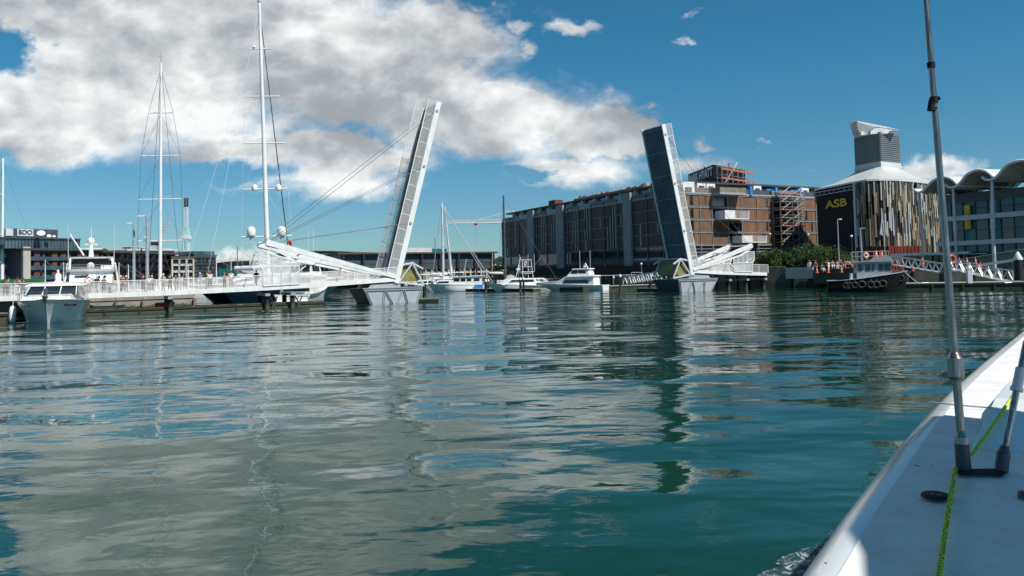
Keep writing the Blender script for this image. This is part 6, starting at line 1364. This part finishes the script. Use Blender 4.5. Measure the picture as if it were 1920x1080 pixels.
# ------------------------------------------------------------------ the racing yacht in the foreground
# deck edge traced on the deck's own sheer: height rises towards the bow
def zd(k): return 1.85+.22*k
EP = [(1330, 1330), (1425, 1190), (1505, 1080), (1545, 1022), (1596, 950), (1647, 885), (1697, 822), (1752, 760), (1800, 713), (1850, 671), (1890, 640), (1925, 613), (1990, 567)]
ed = [atz(px, py, zd(i/12)) for i, (px, py) in enumerate(EP)]
yt = thing('racing_yacht', 'white deck of the racing yacht in the near right corner, with rod rigging', 'sailing yacht', (ed[4].x, ed[4].y, 0))
perp = Vector((.84, -.54, 0)).normalized()
nE = len(ed); b = MB(); vs = []
prof = [(-.02, -2.6), (-.10, -1.2), (-.13, -.45), (-.10, -.2), (-.045, -.07), (0.03, -.015), (.12, 0)]     # out/in, dz : rounded gunwale
for p in ed:
    vs += [tuple(p+perp*a+ZV*dz) for a, dz in prof]
n = len(prof)
b.add(vs, [(i*n+j, i*n+j+1, (i+1)*n+j+1, (i+1)*n+j) for i in range(nE-1) for j in range(n-1)], True); b.build('hull_side', 'white2', yt)
# deck with cambered surface, cockpit recess line ahead
b = MB(); vs = []; W_ = [.12, .35, .6, 1.0, 1.5, 2.2, 3.0]
dkm = mat('deck_gelcoat', (.78, .775, .76), .5, var=.10, vs=3.5, bump=.0012, bs=160, spec=.3); M['deckgel'] = dkm
for p in ed: vs += [tuple(p+perp*w+ZV*(.035*(1-math.exp(-w*2)))) for w in W_]
n = len(W_); b.add(vs, [(i*n+j, i*n+j+1, (i+1)*n+j+1, (i+1)*n+j) for i in range(nE-1) for j in range(n-1)], True); b.build('side_deck', 'deckgel', yt)
def dk(px, py, dz=.03): 
    # intersect with the local deck height, iterating on the sheer
    z = 1.95
    for _ in range(6):
        p = atz(px, py, z); k = min(range(nE), key=lambda i: (ed[i]-p).length); z = zd(k/12)+dz
        s = (p-ed[k]).dot(perp)
        i0 = max(0, min(nE-2, k)); a, c = ed[i0], ed[i0+1]; tt = (p-a).dot(c-a)/(c-a).length_squared; z = zd((i0+tt)/12)+dz
    return atz(px, py, z)
# raised coaming step running forward
q1 = [dk(1822, 838), dk(1842, 798), dk(1862, 772), dk(1900, 725), dk(1945, 672)]
b = MB(); vs = []
for i, p in enumerate(q1):
    hh = -.01+.11*min(1, i/2); vs += [tuple(p), tuple(p+ZV*hh+perp*.02), tuple(p+perp*1.4+ZV*hh*1.2), tuple(p+perp*1.4)]
b.add(vs, [(i*4+j, i*4+j+1, (i+1)*4+j+1, (i+1)*4+j) for i in range(4) for j in range(3)]+[(0, 1, 2, 3)]); b.build('coaming', 'white2', yt)
# seam lines
for nm, P2 in (('deck_seam', [(1745, 754), (1790, 759), (1850, 764), (1925, 772)]),):
    b = MB(); b.path([dk(*p, .036) for p in P2], .006, 5); b.build(nm, 'grey', yt)
b = MB(); b.path([dk(1775, 736, .03)-ZV*0, dk(1820, 738, .04), dk(1862, 744, .036)], .012, 5); b.path([dk(1880, 646, .04), dk(1900, 662, .04), dk(1912, 684, .04)], .016, 6)
# rods
def rod(base, mid, top, name_lab, r, dtop):
    o = thing('rigging_rod', name_lab, 'rigging', base, 0, 'rigging rods of the racing yacht')
    return o
bA = dk(1808, 890, .01); YA = bA.y
def onrod(px, py, base, top): 
    # point on the 3D line whose image row is py
    best = min(range(0, 1001), key=lambda i: abs(((lambda q: PRY-(q-Vector((0, 0, EH))).dot(UP)/(q-Vector((0, 0, EH))).dot(FW)*FPX)(base.lerp(top, i/1000)))-py)); return base.lerp(top, best/1000)
tA = at(1731, -60, YA+.15)
rA = thing('rigging_rod', 'long steel rigging rod rising from the deck, with black clamps high up', 'rigging', bA, 0, 'rigging rods of the racing yacht')
px2m = YA/FPX
g_ = lambda py: onrod(0, py, bA, tA)
MB().tube(g_(822), g_(705), 7.5*px2m, n=14).tube(g_(660), tA, 7.0*px2m, 5.2*px2m, n=14).build('rod', 'steel', rA)
MB().tube(bA-ZV*.05, g_(832), 13.5*px2m, 12.5*px2m, n=16).build('boot', 'dgrey', rA); MB().tube(g_(832), g_(820), 12.7*px2m, 11.5*px2m, n=16).tube(g_(820), g_(808), 11.5*px2m, 8*px2m, n=16).build('collar', 'steel', rA)
MB().tube(g_(712), g_(706), 11*px2m, 13.5*px2m, n=16).tube(g_(706), g_(672), 13.5*px2m, n=16).tube(g_(672), g_(660), 13*px2m, 8*px2m, n=16).tube(g_(688), g_(684), 13.9*px2m, n=16).build('turnbuckle', 'steel', rA)
for a, c in ((127, 117), (194, 182)): MB().tube(g_(a), g_(c), 7.4*px2m, n=14).build('clamp', 'black', rA)
cc = g_(186); MB().beam(cc+Vector((-.01, 0, -.0)), g_(207)+Vector((-.025, 0, 0)), .03, .02).beam(g_(205)+Vector((-.005, -.02, 0)), g_(205)+Vector((-.035, -.02, -.008)), .03, .014).tube(cc, cc+Vector((.03, -.01, .005)), .012).build('clip', 'black', rA)
bB = dk(1873, 892, .01); tB = at(1925, 640, bB.y+.1)
rB = thing('rigging_rod', 'short steel rigging rod leaning right beside the long one', 'rigging', bB, 0, 'rigging rods of the racing yacht')
g2 = lambda py: onrod(0, py, bB, tB)
MB().tube(g2(842), tB, 6.0*px2m, n=12).build('rod', 'steel', rB); MB().tube(bB-ZV*.05, g2(850), 11.5*px2m, n=14).tube(g2(850), g2(836), 11.5*px2m, 7*px2m, n=14).build('boot', 'dgrey', rB)
MB().tube(g2(730), g2(690), 9*px2m, n=12).tube(g2(733), g2(726), 11*px2m, n=12).build('tape_wrap', 'lgrey', rB)
# chainplate slot, fittings
b = MB(); pl = [dk(1787, 884, .036), dk(1797, 879, .036), dk(1830, 881, .036), dk(1868, 880, .036), dk(1886, 887, .036), dk(1880, 893, .036), dk(1840, 890, .036), dk(1800, 891, .036)]; b.prism(pl, ZV*.006); b.build('chainplate_slot', 'black', yt)
c = dk(1754, 931, .031); MB().lathe(c, [(.02, .012), (.028, .016), (.06, .014), (.066, .004), (.066, -.002)], 24).build('deck_fitting', 'rubber', yt); MB().lathe(c, [(.001, .006), (.03, .006)], 16).build('fitting_plug', 'black', yt)
c = dk(1922, 933, .031); MB().lathe(c, [(.001, .03), (.03, .028), (.034, 0)], 18).build('deck_fitting', 'dgrey', yt)
rq = random.Random(44)
for i in range(26):
    c = dk(rq.uniform(1640, 1915), rq.uniform(830, 1075), .036)
    if (c-ed[6]).length < 50: MB().lathe(c, [(.0005, .0012), (rq.uniform(.0015, .0035), .0)], 6).build('scuff_mark', 'dgrey', yt)
for px, py, r in ((1717, 873, .012), (1724, 874, .009), (1749, 873, .006), (1755, 834, .004), (1726, 832, .005), (1548, 1056, .006), (1828, 714, .006), (1850, 712, .005)):
    c = dk(px, py, .036); MB().lathe(c, [(.001, .003), (r, .0)], 8).build('scuff_mark', 'black', yt)
P_ = [dk(1757, 1110, .05), dk(1766, 1040, .05), dk(1776, 970, .05), dk(1786, 910, .05), dk(1791, 878, .06)]
rp_ = thing('rope', 'lime green rope running along the deck of the racing yacht', 'rope', P_[0]); MB().path(P_, 4.3*px2m*.9, 8).build('line', 'lime', rp_); MB().path([dk(1822, 852, .05), dk(1846, 820, .06), dk(1872, 782, .1), dk(1900, 742, .14), dk(1930, 700, .16)], .0105, 8).build('line', 'lime', rp_)
b = MB(); rg = random.Random(8)
for a, c in zip(P_, P_[1:]):
    nn_ = int((c-a).length/.028)
    for i in range(nn_):
        p = a.lerp(c, i/nn_); v = Vector((0, -.35, 1)).normalized(); b.ell(tuple(p+v*4.3*px2m*.88+perp*rg.choice((-.006, .006))), .0028, .0045, .0025, 6, 4)
b.build('fleck', 'black', rp_)
# unseen sail at right, outline projected back from the wanted deck shadow
sh_pts = [dk(1600, 975), dk(1625, 1032), dk(1627, 1110), dk(1640, 1400), dk(2300, 1300), dk(2100, 800), dk(1925, 793), dk(1757, 770), dk(1700, 818)]
pc = dk(1925, 900)+perp*2.2; pn = Vector((perp.x, perp.y, 0)).normalized()
def cast(p): k = (pc-p).dot(pn)/sv.dot(pn); return p+sv*k
ms = [cast(p) for p in sh_pts]
b = MB().prism(ms, pn*.01); so_ = b.build('shadow_sail', 'cloth', None, loc=ms[0]); so_['label'] = 'unseen white sail beyond the right edge, shaped to cast the deck shadow'; so_['category'] = 'sail'

G4 = []; nu, nv = 70, 26
A0 = [(1330, 1125), (1400, 1075), (1455, 1042), (1510, 1018), (1560, 990), (1600, 960)]
def lerp_poly(P_, t_):
    k_ = min(len(P_)-2, int(t_*(len(P_)-1))); f_ = t_*(len(P_)-1)-k_; return (P_[k_][0]+(P_[k_+1][0]-P_[k_][0])*f_, P_[k_][1]+(P_[k_+1][1]-P_[k_][1])*f_)
from mathutils import noise as mnoise
for i in range(nu+1):
    a = atz(*lerp_poly(A0, i/nu), .0)
    for j in range(nv+1):
        p = a+perp*(j/nv*1.5); e = math.sin(math.pi*min(1, j/nv*3)*.5)*math.sin(math.pi*i/nu)**.5
        h = .05*e*(1+1.6*mnoise.fractal(Vector((p.x*5, p.y*5, 0)), .8, 2.1, 6))
        nz = mnoise.fractal(Vector((p.x*3, p.y*3, 4)), .9, 2.0, 5); G4.append((p.x, p.y, -.03+.05*min(1, j/nv*4)+h*.8+.035*nz*(1-min(1, j/nv*2.5))))
wk = bpy.data.materials.new('wake_foam'); wk.use_nodes = True; q = NT(wk.node_tree); bb = q.n['Principled BSDF']; bb.inputs['Roughness'].default_value = .12
tc_ = q.new('ShaderNodeTexCoord').outputs['Object']; nf = q.noise(tc_, 9, 10, .74, .8); ff = q.mapr(nf, .47, .66, 0, 1)
q.put(bb.inputs['Base Color'], q.mix(ff, (.006, .06, .06, 1), (.62, .67, .67, 1))); q.put(bb.inputs['Roughness'], q.mapr(ff, 0, 1, .15, .8))
bn_ = q.new('ShaderNodeBump'); bn_.inputs['Distance'].default_value = .05; q.put(bn_.inputs['Height'], nf); q.put(bb.inputs['Normal'], bn_.outputs[0])
tag(MB().add(G4, [(i*(nv+1)+j, (i+1)*(nv+1)+j, (i+1)*(nv+1)+j+1, i*(nv+1)+j+1) for i in range(nu) for j in range(nv)], True).build('wake', wk), kind='structure')
